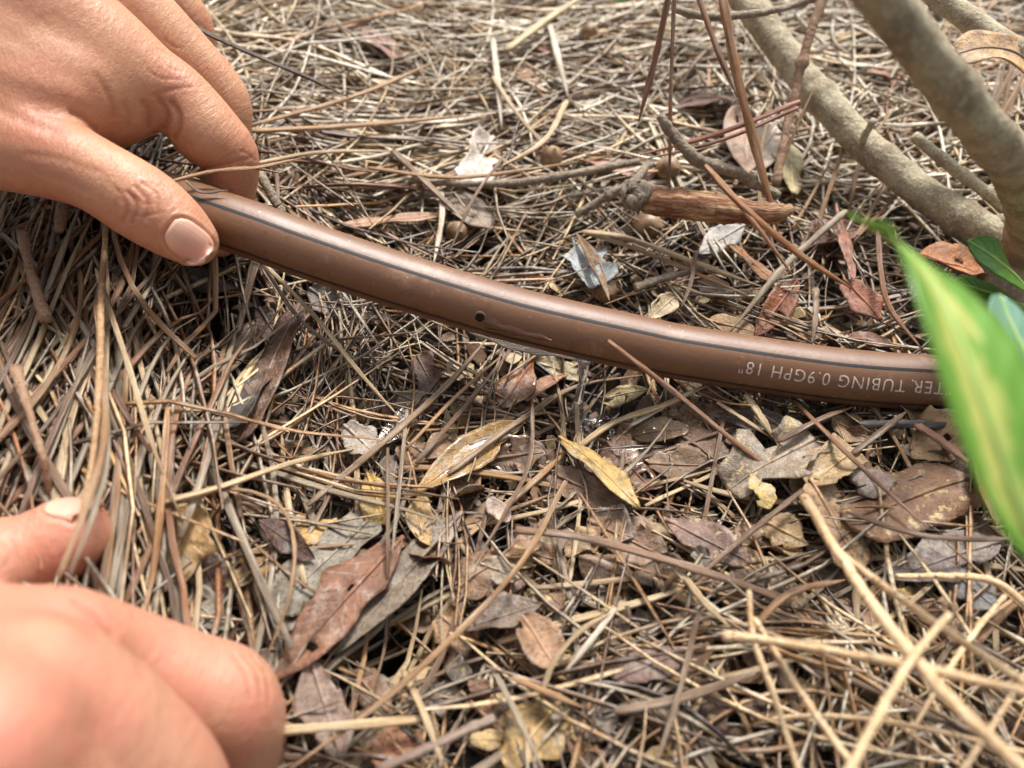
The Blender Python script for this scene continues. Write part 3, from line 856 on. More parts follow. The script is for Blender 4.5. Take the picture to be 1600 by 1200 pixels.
    LL('long peach leaf lying close behind the tube', (522, 354), (702, 334), 24, (196, 152, 120), 'lance', -10, 0.0, 0.2, 6)
    LL('grey taupe leaf beneath a thin bent stem', (708, 300), (762, 358), 52, (162, 142, 124), 'oval', -10, 0.02, 0.12, 6)
    LL('rose pink leaf at the end of the knotty twig', (900, 250), (998, 272), 32, (214, 166, 148), 'oval', -15, 0.02, 0.15, 7)
    LL('mauve leaf in the pale straw beyond the grey taupe leaf', (564, 44), (642, 106), 34, (162, 118, 102), 'lance', -12, 0.05, 0.2, 7)
    LL('small tan leaf sliver on pale straw beyond the acorn', (804, 104), (858, 162), 18, (196, 146, 106), 'lance', -10, 0.03, 0.15, 7)
    LL('small orange leaf piece deep in pale straw', (830, 62), (862, 84), 26, (180, 120, 78), 'oval', -10, 0.02, 0.15, 7)
    LL('silvery blue leaf with torn rim by the tube', (905, 384), (935, 448), 58, (186, 194, 196), 'ragged', -10, 0.0, 0.2, 7)
    LL('narrow curled brown leaf across the silvery blue leaf', (900, 364), (952, 470), 18, (146, 112, 74), 'lance', -20, 0.02, 0.6, 10)
    LL('amber leaf sliver right of the pale silver leaf', (1140, 378), (1210, 440), 18, (160, 106, 60), 'strip', -15, 0.0, 0.2, 8)
    LL('taupe leaf close behind the tube right of the curled brown leaf', (1090, 440), (1150, 470), 30, (160, 136, 114), 'lance', 0, 0.02, 0.2, 6)
    LL('cream pointed leaf touching the far side of the tube', (1056, 462), (1014, 500), 28, (212, 190, 152), 'lance', -20, 0.02, 0.2, 8)
    LL('dull brown leaf against the hand beyond the thumb', (60, 336), (0, 312), 44, (120, 104, 94), 'lance', 10, 0.0, 0.1, 5)
    LL('ochre leaf with dark stains on the straw heap', (38, 560), (-12, 660), 50, (168, 148, 108), 'oval', -10, 0.0, 0.1, 6, 'leaf_blotch')
    LL('charcoal leaf in the hollow below the thumb', (255, 425), (372, 450), 34, (92, 82, 78), 'lance', 10, 0.0, 0.2, 4)
    LL('brownish grey leaf lying in the hollow beside the tube', (400, 500), (330, 610), 40, (150, 132, 112), 'lance', 5, 0.0, 0.1, 4)
    # smaller look-alikes without anything to tell them apart
    kinds = [
        ('small dull brown leaf lodged in the litter before the tube', 'small brown leaves before the tube', (144, 112, 84), 26, lambda: (random.uniform(440, 1560), random.uniform(660, 1190)), 58),
        ('small grey leaf lodged in the litter before the tube', 'small grey leaves before the tube', (152, 140, 124), 26, lambda: (random.uniform(440, 1500), random.uniform(690, 1190)), 24),
        ('small yellowish leaf scrap in the litter before the tube', 'small yellowish leaves before the tube', (192, 162, 108), 22, lambda: (random.uniform(440, 1500), random.uniform(680, 1190)), 18),
        ('small brown leaf caught in the pale straw beyond the tube', 'small brown leaves beyond the tube', (150, 110, 84), 20, lambda: (random.uniform(420, 1450), random.uniform(10, 330)), 16),
        ('small pale leaf caught in the straw beyond the tube', 'small pale leaves beyond the tube', (204, 186, 164), 20, lambda: (random.uniform(420, 1450), random.uniform(10, 330)), 14)]
    mid_pos = lambda: (random.uniform(560, 1560), random.uniform(640, 1010)) if random.random() < 0.7 else (random.uniform(440, 1200), random.uniform(900, 1190))
    kinds += [('curled brown leaf half buried in the litter before the tube', None, (136, 102, 74), 46, mid_pos, 34),
              ('curled tan leaf half buried in the litter before the tube', None, (184, 150, 108), 42, mid_pos, 16),
              ('curled slate leaf half buried in the litter before the tube', None, (136, 122, 110), 44, mid_pos, 12),
              ('curled chestnut leaf half buried in the straw beyond the tube', None, (140, 92, 64), 34, lambda: (random.uniform(560, 1380), random.uniform(150, 470)), 16)]
    for lab, grp, rgb, w, posf, cnt in kinds:
        for _ in range(cnt):
            x, y = posf()
            a = random.uniform(0, 6.28); L = random.uniform(26, 62) * (0.8 if y < 340 else 1.15) * (1.7 if w > 30 else 1)
            if 420 < x < 1470 and y < 470 + (x - 420) * 0.13 and y > 300 + (x - 420) * 0.2 - 20: continue
            j = random.uniform(0.8, 1.15)
            if (x - 625) ** 2 + (y - 1012) ** 2 < 60 ** 2: continue
            lab2 = lab.split(' before')[0].split(' beyond')[0] + ' near ' + near(x, y)
            LL(lab2, (x, y), (x + L * math.cos(a), y + L * 0.7 * math.sin(a)), w * random.uniform(0.7, 1.4), tuple(min(255, c * j) for c in rgb),
               random.choice(['lance', 'oval', 'ragged', 'obovate']), random.uniform(-30, 30), random.uniform(0, 0.08), random.uniform(0, 0.4),
               random.uniform(1.5, 6.0), 'leaf_wet' if (x - 900) ** 2 + (y - 690) ** 2 < 150 ** 2 else random.choice(['leaf', 'leaf', 'leaf_spot', 'leaf_blotch']), lab2.replace('leaf', 'leaves', 1), ripple=random.uniform(0.03, 0.1), dz2=random.uniform(1.5, 7))

# ------------------------------------------------------------------ single pine needles
def needle_obj(label, P, r, color, group=None, name='pine_needle', ns=5, taper=True, mk='needle', cat='pine needle', nodes=False):
    P = np.asarray(P)
    n = len(P)
    u = np.linspace(0, 1, n)
    rad = r * (np.minimum(1, 0.25 + 2.6 * (1 - u)) * np.minimum(1, 0.7 + 6 * u) if taper else np.ones(n))
    rad = rad * (1 + 0.06 * rng.normal(size=n))
    if nodes:
        for _ in range(3):
            rad = rad * (1 + 0.35 * np.exp(-((u - rng.uniform(0.05, 0.95)) / 0.02) ** 2))
    if nodes:
        jit = 1 + 0.09 * rng.normal(size=(n, ns))
    else:
        ns = 10
        jit = np.tile(1 - 0.38 * np.exp(-((np.abs(np.sin(np.arange(ns) * 2 * math.pi / ns / 2 * 2 + 1.57)) - 1.0) / 0.12) ** 2), (n, 1))
        jit = jit * (1 + 0.05 * rng.normal(size=(n, 1)))
    v, f = tube(P, rad, ns, jit=jit, flat=1.0 if nodes else 0.8)
    me = local(new_mesh(name, v, f), P[0])
    Ls = np.concatenate([[0], np.cumsum(np.linalg.norm(np.diff(P, axis=0), axis=1))])
    uvl = me.uv_layers.new(name='UVMap')
    li = np.zeros(len(me.loops), dtype=np.int32); me.loops.foreach_get('vertex_index', li)
    UU = np.stack([np.repeat(Ls / 0.012, ns), np.tile(np.arange(ns) / ns, n)], -1)
    uvl.data.foreach_set('uv', UU[li].ravel().astype(np.float32))
    o = obj(name, me, M[mk], None, color)
    o.location = [float(q) for q in P[0]]
    tag(o, label, cat, group)
    return o

def traced(label, pts, rpx, pal, name='pine_needle', n=18, depth=False, **kw):
    """pts: (px, py, mm above litter) or, with depth, (px, py, mm along the lens axis)"""
    W = np.array([at(*p_) if depth else gnd(*p_) for p_ in pts])
    P = spline(W, n)
    d = np.linalg.norm(P.mean(0) - CAMP)
    r = rpx * 0.5 / FPX * d
    c = lin(PAL[pal] if isinstance(pal, str) else pal, random.uniform(0.8, 1.0))
    return needle_obj(label, P, r, c, name=name, **kw)

MARKS = [('the tall orange straw stem', 156, 560), ('the stubby brown twig', 50, 432), ('the twig with a swollen end', 50, 660), ('the upper thumb', 200, 370), ('the large ochre leaf', 280, 850),
    ('the lower thumb', 90, 760), ('the charcoal leaf', 312, 440), ('the blackened crumpled leaf', 400, 610), ('the stained ochre leaf', 20, 600), ('the arched tan needle', 360, 764),
    ('the white propped leaf', 750, 255), ('the long rolled leaf', 575, 295), ('the mauve far leaf', 600, 75), ('the round pale acorn', 862, 246), ('the split stick', 1100, 325), ('the silvery blue leaf', 920, 415),
    ('the arched maroon leaf', 1100, 165), ('the small tan sliver', 830, 133), ('the far pale acorn', 920, 52), ('the back fingers', 380, 60), ('the bent forefinger', 410, 200), ('the shrub stem', 1230, 90), ('the peach leaf', 612, 344),
    ('the far twig', 1110, 26), ('the tall tawny stalk', 1150, 110), ('the upright rusty needles', 1030, 90), ('the orange leaf piece', 846, 73),
    ('the red-brown leaf', 530, 950), ('the dark hollow', 622, 1012), ('the oval tan leaf', 842, 1003), ('the mustard yellow leaf', 937, 738), ('the hooked ochre leaf', 668, 815), ('the burnt yellow leaf', 835, 1145),
    ('the crumpled grey-tan leaf', 1205, 725), ('the freckled leaf', 1424, 780), ('the slate mauve leaf', 1476, 875), ('the plum brown leaf', 1108, 846), ('the bronze leaf', 1192, 900), ('the pooled leaf', 732, 713),
    ('the forked dry stem', 1424, 1024), ('the knobbly foot twig', 680, 1164), ('the thick brown stalk', 1010, 866), ('the mauve pointed leaf', 1017, 1039), ('the bluish grey leaf', 1516, 916), ('the water stream', 921, 640),
    ('the wrinkled grey-brown leaf', 510, 1110), ('the frayed pale stalk', 1190, 1060), ('the lower forked branch', 1370, 1130), ('the slate brown leaf', 784, 964)]
def near(px, py):
    return min(MARKS, key=lambda m_: (m_[1] - px) ** 2 + (m_[2] - py) ** 2)[0]

def build_needles():
    T = traced
    T('dark brown needle slanting over the back fingers of the upper hand', [(215, -12, 232), (330, 55, 234), (480, 121, 246), (545, 152, 262)], 7, 'dark', depth=True)
    T('tawny needle crossing the fingertip behind the thumb', [(262, 285, 205), (330, 268, 207), (400, 262, 213), (470, 247, 230)], 6, 'tawny', depth=True)
    T('short forked brown needle resting on the tube beside the thumb', [(290, 282, 204), (315, 300, 205), (356, 297, 206)], 5, 'brown', depth=True)
    T('thin reddish needle touching the bent forefinger', [(300, 275, 206), (380, 262, 211), (448, 272, 226)], 5, 'rust', depth=True)
    T('rust needle leaning across the front of the tube', [(950, 532, 200), (1060, 618, 203), (1160, 700, 206), (1262, 776, 204)], 9, 'rust', depth=True)
    T('rust needle ending at the dry stem tip', [(1254, 766, 11), (1160, 842, 10), (1040, 945, 10)], 9, 'brown')
    T('straight tawny needle running from the tube to the freckled leaf', [(1238, 624, 8), (1340, 724, 12), (1448, 824, 11)], 8, 'rust')
    T('long brown needle sweeping under the green leaf', [(1322, 800, 13), (1450, 838, 13), (1620, 842, 14)], 8, 'brown')
    T('thick brown leaf stalk across the litter', [(806, 828, 11), (900, 838, 11), (1010, 866, 12), (1120, 900, 11), (1236, 940, 8)], 13, (150, 116, 88), name='leaf_stalk', cat='stalk', taper=False)
    T('very long straight tawny needle running to the lower hand', [(884, 752, 12), (805, 892, 13), (625, 1072, 13), (440, 1212, 14)], 10, 'tawny')
    T('upright thin brown needle crossing the red-brown leaf', [(606, 700, 12), (606, 860, 14), (604, 990, 13), (586, 1072, 10)], 6, 'brown')
    T('second upright thin needle beside the red-brown leaf', [(636, 640, 9), (622, 780, 12), (612, 870, 12)], 7, 'grey')
    T('arched tan needle looping beside the large ochre leaf', [(254, 792, 10), (360, 764, 12), (435, 788, 13), (460, 850, 13), (450, 940, 12), (414, 1032, 11)], 7, 'tawny')
    T('straw coloured needle sweeping right from the large ochre leaf', [(248, 786, 11), (340, 762, 13), (460, 722, 12), (560, 700, 8)], 9, 'straw')
    T('orange-brown needle leaning on the straw heap beside the tall stem', [(150, 470, 18), (165, 640, 24), (146, 760, 34), (88, 908, 42)], 10, 'tawny')
    T('grey-brown needle crossing the thumb of the lower hand', [(160, 560, 16), (168, 700, 26), (150, 790, 35), (106, 905, 42)], 9, 'grey')
    T('long pale needle crossing the straw heap diagonally', [(150, 420, 14), (200, 570, 16), (240, 700, 15), (284, 812, 12)], 8, 'straw')
    T('orange straw stem beside the large ochre leaf', [(262, 640, 12), (252, 780, 14), (240, 890, 14), (222, 970, 12)], 10, (188, 140, 90))
    T('thin rust needle slanting down from the thumb', [(284, 420, 10), (320, 510, 13), (356, 612, 10)], 6, 'rust')
    T('bright straw needle across the hollow beside the tube', [(412, 412, 14), (490, 492, 15), (560, 580, 13), (626, 654, 9)], 7, 'straw')
    T('brown needle lying along the bright straw needle', [(410, 412, 12), (470, 500, 12), (560, 570, 10)], 6, 'brown')
    T('long dark-tipped needle sweeping to the amber leaf', [(480, 790, 8), (600, 690, 10), (700, 600, 9), (762, 528, 8)], 11, (150, 122, 92))
    T('parallel brown needle below the long dark-tipped needle', [(650, 724, 8), (722, 640, 9), (800, 545, 7)], 8, 'brown')
    T('parallel tawny needle left of the amber leaf', [(636, 700, 9), (710, 622, 10), (790, 550, 8)], 6, 'tawny')
    T('curved needle passing under the water stream', [(700, 740, 8), (815, 655, 9), (900, 604, 9), (1004, 586, 7)], 9, (156, 128, 96))
    T('pale bleached straw arching right of the splash', [(902, 700, 8), (960, 660, 10), (1040, 632, 10), (1110, 600, 8)], 10, 'straw')
    T('second bleached straw below the arching pale straw', [(985, 665, 8), (1060, 622, 9), (1096, 604, 8)], 7, 'pale')
    T('upright brown needle in front of the splash', [(832, 628, 12), (828, 720, 13), (790, 800, 10), (742, 880, 8)], 7, 'brown')
    T('short broken straw pointing up at the tube', [(1165, 616, 9), (1188, 650, 9), (1206, 678, 8)], 11, 'straw')
    T('slim straw beside the slate leaf', [(1120, 628, 8), (1160, 654, 8), (1202, 682, 7)], 7, 'straw')
    T('brown needle rising to the tube near the printed lettering', [(1216, 690, 10), (1280, 656, 10), (1332, 636, 9)], 9, 'brown')
    T('brown needle across the tan leaf with veins', [(1330, 710, 9), (1380, 672, 10), (1420, 640, 8)], 9, 'brown')
    T('reddish straw slanting to the freckled leaf', [(1430, 662, 8), (1480, 696, 9), (1516, 726, 9)], 12, (176, 122, 92))
    T('blackened stick lying below the tube', [(1340, 664, 7), (1410, 662, 8), (1490, 666, 7)], 12, (62, 58, 58), name='charred_stick', cat='stick', nodes=True, taper=False)
    T('pale weathered splinter near the oval tan leaf', [(962, 950, 10), (920, 1005, 10), (878, 1056, 8)], 10, 'pale', name='wood_splinter', cat='splinter')
    T('tan straw stick with a split end beside the lower hand', [(440, 1142, 12), (540, 1134, 12), (658, 1124, 11)], 13, 'straw', taper=False)
    T('knobbly grey twig at the foot of the litter', [(590, 1206, 12), (680, 1164, 14), (772, 1122, 14)], 15, (164, 140, 122), name='knobbly_twig', cat='twig', nodes=True, taper=False)
    T('bent straw standing in front of the hollow', [(630, 1048, 12), (660, 1110, 14), (692, 1196, 14)], 11, 'straw')
    T('grey straw leaning beside the burnt yellow leaf', [(770, 1044, 12), (812, 1126, 14), (850, 1206, 14)], 9, 'grey')
    T('tawny straw resting across the oval tan leaf foot', [(796, 1056, 12), (860, 1084, 12), (912, 1106, 11)], 10, 'tawny')
    T('pale curved straw right of the oval tan leaf', [(846, 1086, 11), (868, 1030, 13), (912, 982, 13), (958, 956, 10)], 8, 'straw')
    T('long brown needle upright in the lower litter', [(1090, 962, 16), (1062, 1080, 20), (1022, 1206, 24)], 9, 'brown')
    T('tawny needle bridging the bronze leaf', [(1158, 1005, 12), (1230, 930, 13), (1320, 906, 11)], 10, 'tawny')
    T('pale diagonal straw between plum and bronze leaves', [(1062, 890, 10), (1100, 940, 11), (1140, 980, 10)], 10, 'straw')
    T('long straw lying low below the bronze leaf', [(960, 1112, 9), (1060, 1092, 10), (1180, 1052, 10)], 14, (150, 122, 96))
    # upright rusty needles beyond the stick
    T('rusty needle slanting down beyond the knotty twig', [(1048, -20, 228), (1024, 90, 236), (998, 190, 244)], 9, 'rust', depth=True)
    T('thin dark rusty needle hanging down to the acorn', [(1054, -20, 222), (1048, 150, 230), (1046, 300, 238)], 6, 'rust', depth=True)
    T('rusty needle joining the tall tawny stalk', [(1086, -20, 236), (1118, 70, 238), (1152, 152, 240)], 9, 'rust', depth=True)
    T('tall tawny stalk standing on the split stick', [(1126, -20, 226), (1150, 110, 230), (1178, 220, 236), (1216, 362, 244)], 13, (186, 132, 80), depth=True, name='dry_stalk', cat='stalk')
    T('rust needle pair member above the knotty twig', [(1250, 158, 236), (1130, 206, 236), (1000, 242, 240)], 8, (166, 92, 52), depth=True)
    T('darker needle just below the rust needle above the knotty twig', [(1248, 168, 238), (1130, 218, 238), (1002, 250, 242)], 6, (140, 78, 46), depth=True)
    T('rust needle falling from the knotty twig across the split stick', [(1102, 258, 222), (1160, 322, 220), (1250, 398, 226), (1330, 450, 238)], 11, (184, 122, 68), depth=True)
    T('second rust needle fanning from the knotty twig', [(1102, 258, 224), (1180, 350, 220), (1240, 432, 226)], 8, (170, 112, 62), depth=True)
    T('brown bent stem over the grey taupe leaf', [(614, 236, 12), (660, 280, 14), (722, 340, 8)], 10, (150, 118, 80), taper=False)
    T('thin needle hanging over the grey taupe leaf to the tube', [(792, 238, 14), (740, 310, 14), (700, 400, 8)], 5, 'brown')
    T('straw needle with a kink running left behind the tube', [(396, 256, 10), (500, 238, 12), (616, 236, 12)], 7, 'straw')
    T('tan needle crossing the white propped leaf', [(575, 262, 12), (680, 276, 14), (760, 274, 14), (880, 256, 12)], 7, 'tawny')
    T('strong tan needle lying behind the bent forefinger', [(390, 205, 14), (560, 196, 14), (736, 180, 12)], 9, 'tawny')
    T('tan needle fanning up from the forefinger', [(392, 196, 14), (560, 148, 16), (690, 92, 14)], 7, 'tawny')
    T('long needle down to the round acorn', [(770, 120, 14), (810, 180, 14), (862, 238, 12)], 7, 'straw')
    T('pale curved straw running from the acorn to the pale leaf', [(886, 158, 14), (850, 220, 14), (780, 262, 13)], 9, 'straw')
    T('looped straw pair arching right of the silvery leaf', [(910, 362, 10), (980, 372, 14), (1080, 408, 13), (1190, 448, 9)], 10, (204, 176, 132))
    T('lower straw of the arch right of the silvery leaf', [(914, 364, 9), (980, 384, 12), (1080, 424, 11), (1170, 462, 8)], 8, 'tawny')
    T('thin rust needle leaning over the tube from behind', [(1088, 392, 14), (1080, 440, 14), (1064, 482, 12)], 6, 'brown')
    T('grey twiglet with knobs pointing up at the tube', [(1322, 330, 16), (1230, 412, 14), (1140, 520, 8)], 10, (176, 158, 130), name='knobbly_twig', cat='twig', nodes=True)
    T('curly amber stem beside the narrow pinkish leaf', [(1372, 360, 16), (1376, 420, 16), (1390, 480, 14), (1440, 545, 10)], 8, 'rust')
    T('slim stem right of the orange-brown leaf', [(1276, 450, 12), (1274, 500, 12), (1268, 540, 10)], 9, (150, 124, 100))
    T('bleached bone-white straw upright beyond the acorn', [(770, 60, 12), (778, 130, 12), (784, 200, 10)], 9, 'pale')
    T('bleached straw falling toward the pale leaf', [(690, 300, 10), (690, 345, 10), (678, 410, 9)], 9, 'pale')
    T('thick cream straw in the far pale litter', [(790, 80, 14), (850, 34, 14), (920, -12, 14)], 12, (206, 184, 136))
    T('white bleached straw near the thick cream straw', [(856, 30, 12), (872, 90, 12), (888, 152, 10)], 9, 'pale')
    # leaning clump behind the shrub stem
    for i in range(34):
        bx = random.uniform(1370, 1620); by = 175 + (bx - 1370) * 0.62 + random.uniform(-70, 10)
        if i < 7: bx = random.uniform(1190, 1330); by = 400 - (bx - 1190) * 0.2 + random.uniform(-50, 20)
        ln = random.uniform(110, 250); aa = math.radians(random.gauss(62, 12))
        ex, ey = bx + ln * math.cos(aa), by - ln * math.sin(aa)
        a = gnd(bx, by, 3); 
        da = float((a - CAMP).dot(F_)) * 1000
        b = at(ex, ey, da + random.uniform(-6, 14))
        gz = float(Gh(b[0], b[1])) + 0.006
        if b[2] < gz: b[2] = gz
        mid_ = (a + b) / 2 + np.array([random.gauss(0, 2), random.gauss(0, 2), random.uniform(0, 3)]) * MM
        P = spline([a, mid_, b], 14)
        pal = random.choice(['tawny', 'rust', 'tawny', 'straw', 'pale'])
        lab = {'tawny': 'tawny', 'rust': 'rust', 'straw': 'straw-coloured', 'pale': 'bleached'}[pal]
        needle_obj(f'{lab} needle leaning up in the clump behind the shrub stem', P, random.uniform(0.5, 0.8) * MM, lin(PAL[pal], random.uniform(0.75, 1.0)),
                   group=f'{lab} needles leaning behind the shrub')
    # loose needles on top of the straw
    words = {'tawny': 'tawny', 'straw': 'straw-coloured', 'grey': 'weathered grey', 'brown': 'brown', 'rust': 'rust red', 'pale': 'bleached white', 'dark': 'dark'}
    zones = [('on the straw heap between the two hands', (-10, 400, 330, 800), 75, ['tawny', 'grey', 'brown', 'straw', 'rust'], (98, 16), 14, (70, 150)),
             ('in the pale straw beyond the tube', (330, 1450, 5, 330), 80, ['straw', 'pale', 'tawny', 'grey', 'brown'], (10, 45), 9, (60, 150)),
             ('on the litter before the tube', (440, 1560, 660, 1190), 62, ['tawny', 'grey', 'straw', 'brown'], (50, 50), 7, (30, 90))]
    for ztxt, (x0, x1, y0, y1), cnt, pals, (am, asd), dz, (l0, l1) in zones:
        for _ in range(cnt):
            qx, qy = random.uniform(x0, x1), random.uniform(y0, y1)
            if 260 < qx < 470 and 425 < qy < 570 and random.random() < 0.85: continue
            c = gnd(qx, qy, 0)
            a = math.radians(random.gauss(am, asd)); L = random.uniform(l0, l1) * MM
            tt = np.linspace(-0.5, 0.5, 12)
            cv = random.gauss(0, 0.06) * L
            x = c[0] + math.cos(a) * tt * L - math.sin(a) * cv * (1 - 4 * tt * tt)
            y = c[1] + math.sin(a) * tt * L + math.cos(a) * cv * (1 - 4 * tt * tt)
            g = Gh(x, y); g = 0.5 * g + 0.5 * g.mean()
            z = g + (random.uniform(dz * 0.5, dz * 0.85) + random.gauss(0, 1.5) * tt * 2) * MM
            pal = random.choice(pals)
            shape = 'bowed' if abs(cv) > 0.055 * L else 'straight'
            ln = 'long' if L > (l0 + l1) / 2 * MM else 'short'
            needle_obj(f'{ln} {shape} {words[pal]} pine needle beside {near(qx, qy)}', np.stack([x, y, z], -1), random.uniform(0.55, 0.95) * MM,
                       lin(PAL[pal], random.uniform(0.7, 1.05)), group=f'{ln} {shape} {words[pal]} needles beside {near(qx, qy)}')
build_leaves()
build_needles()

# ------------------------------------------------------------------ twigs, stick, acorns
def twig(name, label, pts, rpx, mk, depth=True, ns=10, n=40, bumps=0.12, cat='twig', parent=None, knob=None, seed=1, lump=1.0):
    r_ = np.random.default_rng(seed)
    W = [np.append(at(*p_[:3]) if depth else gnd(*p_[:3]), (p_[3] if len(p_) > 3 else rpx) * 0.5) for p_ in pts]
    S = spline(W, n)
    P, R = S[:, :3], S[:, 3]
    d = np.array([float((q - CAMP).dot(F_)) for q in P])
    rad = R / FPX * d
    u = np.linspace(0, 1, n)
    for _ in range(5):
        rad = rad * (1 + bumps * np.exp(-((u - r_.uniform(0.03, 0.97)) / 0.012) ** 2))
    if knob:
        for (uk, amp, wd) in knob: rad = rad * (1 + amp * np.exp(-((u - uk) / wd) ** 2))
    P = P + r_.normal(size=P.shape) * (rad.mean() * 0.05 * lump)
    jit = 0.045 * r_.normal(size=(n, ns)) * lump
    ii, jj = np.meshgrid(np.linspace(0, 1, n), np.arange(ns) * 2 * math.pi / ns, indexing='ij')
    for q in range(5):
        jit = jit + 0.018 * np.sin(ii * r_.uniform(8, 40) + r_.integers(1, 4) * jj + r_.uniform(0, 6))
    v, f = tube(P, rad, ns, jit=1 + jit)
    org = P[0] if parent is None else np.array(parent.location)
    me = local(new_mesh(name, v, f), org)
    L = np.concatenate([[0], np.cumsum(np.linalg.norm(np.diff(P, axis=0), axis=1))])
    uvl = me.uv_layers.new(name='UVMap')
    li = np.zeros(len(me.loops), dtype=np.int32); me.loops.foreach_get('vertex_index', li)
    U = np.stack([np.repeat(L / 0.02, ns), np.tile(np.arange(ns) / ns, n)], -1)
    uvl.data.foreach_set('uv', U[li].ravel().astype(np.float32))
    o = obj(name, me, M[mk], parent)
    if parent is None:
        o.location = [float(q) for q in org]
        tag(o, label, cat)
    return o, P, rad

def build_twigs():
    # split stick
    root = empty('split_stick', at(995, 305, 243)); tag(root, 'split red-brown stick with a grey knobbed end behind the tube', 'stick')
    twig('wood', None, [(1000, 312, 243, 40), (1050, 316, 241, 46), (1110, 324, 239, 46), (1160, 330, 238, 40), (1210, 334, 237, 30), (1236, 326, 238, 16)], 44, 'wood', ns=22, parent=root, seed=3, lump=0.7)
    twig('knob', None, [(978, 296, 243, 24), (986, 300, 243, 42), (998, 306, 243, 50), (1012, 312, 243, 44)], 46, 'twig', ns=14, n=14, parent=root, seed=4)
    twig('knotty_twig', 'grey knotty lichen twig running down to the split stick', [(1030, 180, 232, 14), (1060, 220, 234, 18), (1094, 252, 236, 20), (1150, 270, 240, 18), (1216, 306, 244, 15)], 17, 'twig', bumps=0.3, seed=5)
    twig('leafless_twig', 'dark brown twig with a forked top behind the shrub stem', [(1290, -12, 262, 16), (1264, 60, 262, 15), (1238, 160, 264, 14), (1212, 290, 262, 14)], 14, 'twig_brown', bumps=0.3, seed=6)
    twig('leafless_twig', 'grey brown twig curving along behind the tube', [(640, 282, 11, 9), (760, 288, 13, 11), (860, 278, 14, 13), (1000, 252, 14, 11)], 11, 'twig', depth=False, bumps=0.25, seed=7)
    twig('leafless_twig', 'bent dark twig joining the split stick knob', [(900, 336, 8, 12), (950, 306, 13, 14), (990, 284, 16, 14), (1012, 258, 14, 12)], 13, 'twig', depth=False, bumps=0.3, seed=8)
    twig('leafless_twig', 'short grey twig stub beside the bent forefinger', [(402, 264, 14, 16), (420, 296, 14, 15), (446, 342, 12, 15)], 15, 'twig', depth=False, bumps=0.2, seed=9)
    twig('leafless_twig', 'short twig with a rounded grey end behind the tube', [(992, 450, 9, 15), (1040, 434, 11, 12), (1100, 420, 10, 9)], 12, 'twig', depth=False, bumps=0.25, seed=10)
    twig('leafless_twig', 'stubby brown twig lying on the heap below the thumb', [(36, 366, 14, 17), (50, 432, 15, 14), (72, 500, 14, 20)], 16, 'twig_brown', depth=False, bumps=0.25, seed=11)
    twig('leafless_twig', 'brown twig with a swollen end standing on the straw heap', [(24, 576, 17, 20), (44, 640, 18, 12), (66, 710, 17, 11), (78, 768, 10, 10)], 12, 'twig_brown', depth=False, bumps=0.3, seed=12)
    twig('leafless_twig', 'thin brown twig at the back near the shrub', [(1052, 14, 255, 12), (1110, 26, 256, 13), (1210, 16, 262, 11), (1300, -14, 270, 12)], 12, 'twig', bumps=0.3, seed=13)
    twig('straw_stem', 'tall orange straw stem on the heap between the hands', [(166, 350, 16, 7), (158, 470, 19, 11), (156, 580, 21, 12), (148, 690, 26, 10), (128, 800, 36, 8), (100, 890, 40, 6)], 11, 'twig_tan', depth=False, cat='stem', bumps=0.05, seed=14)
    twig('leafless_twig', 'stub of brown twig pointing up by the thumb joint', [(100, 316, 16, 17), (96, 336, 16, 18), (92, 360, 15, 14)], 16, 'twig_brown', depth=False, seed=15, n=14)
    # blurred dry stems close to the lens
    root = empty('dry_plant', at(1420, 1022, 130)); tag(root, 'forked pale dry stem rising above the litter on the right', 'stem')
    twig('stem', None, [(1256, 776, 172, 15), (1300, 850, 160, 16), (1360, 940, 144, 19), (1424, 1024, 130, 21), (1500, 1110, 122, 22), (1640, 1240, 112, 24)], 30, 'twig_straw', parent=root, bumps=0.12, seed=21)
    twig('branch', None, [(1132, 994, 152, 19), (1180, 998, 148, 14), (1300, 1018, 138, 14), (1424, 1040, 130, 16), (1520, 1062, 126, 15), (1660, 1096, 120, 14)], 24, 'twig_straw', parent=root, bumps=0.15, seed=22)
    twig('branch', None, [(1484, 960, 130, 12), (1440, 1010, 128, 12), (1400, 1070, 124, 14), (1320, 1216, 116, 16)], 22, 'twig_straw', parent=root, bumps=0.1, seed=23)
    twig('dry_stalk', 'pale dry stalk lying across the bottom litter under the forked stem', [(1178, 966, 152, 9), (1250, 1080, 142, 11), (1345, 1215, 130, 13)], 15, 'twig_straw', cat='stalk', seed=24)
    twig('dry_stalk', 'long pale stalk slanting beside the upper end of the forked stem', [(1306, 860, 164, 10), (1400, 930, 152, 13), (1500, 1000, 142, 14), (1640, 1092, 132, 15)], 18, 'twig_straw', cat='stalk', seed=25)
    twig('dry_stalk', 'thin pale stalk with a frayed top near the mauve-brown leaf', [(1170, 922, 158, 7), (1178, 1000, 154, 10), (1210, 1090, 148, 10), (1250, 1210, 140, 10)], 12, 'twig_straw', cat='stalk', seed=26)
    twig('dry_stalk', 'thin bowed straw stalk crossing below the forked stem', [(1100, 1150, 172, 6), (1240, 1120, 160, 8), (1400, 1130, 150, 8), (1620, 1180, 140, 8)], 8, 'twig_straw', cat='stalk', seed=28)
    twig('dry_stalk', 'thin straw stalk leaning over the bluish grey leaf', [(1420, 1150, 150, 7), (1500, 1020, 158, 9), (1570, 930, 168, 7)], 8, 'twig_straw', cat='stalk', seed=29)
    twig('dry_stalk', 'straw stalk standing by the lower forked branch', [(1500, 1210, 140, 10), (1560, 1120, 146, 10), (1630, 1010, 152, 8)], 9, 'twig_straw', cat='stalk', seed=30)
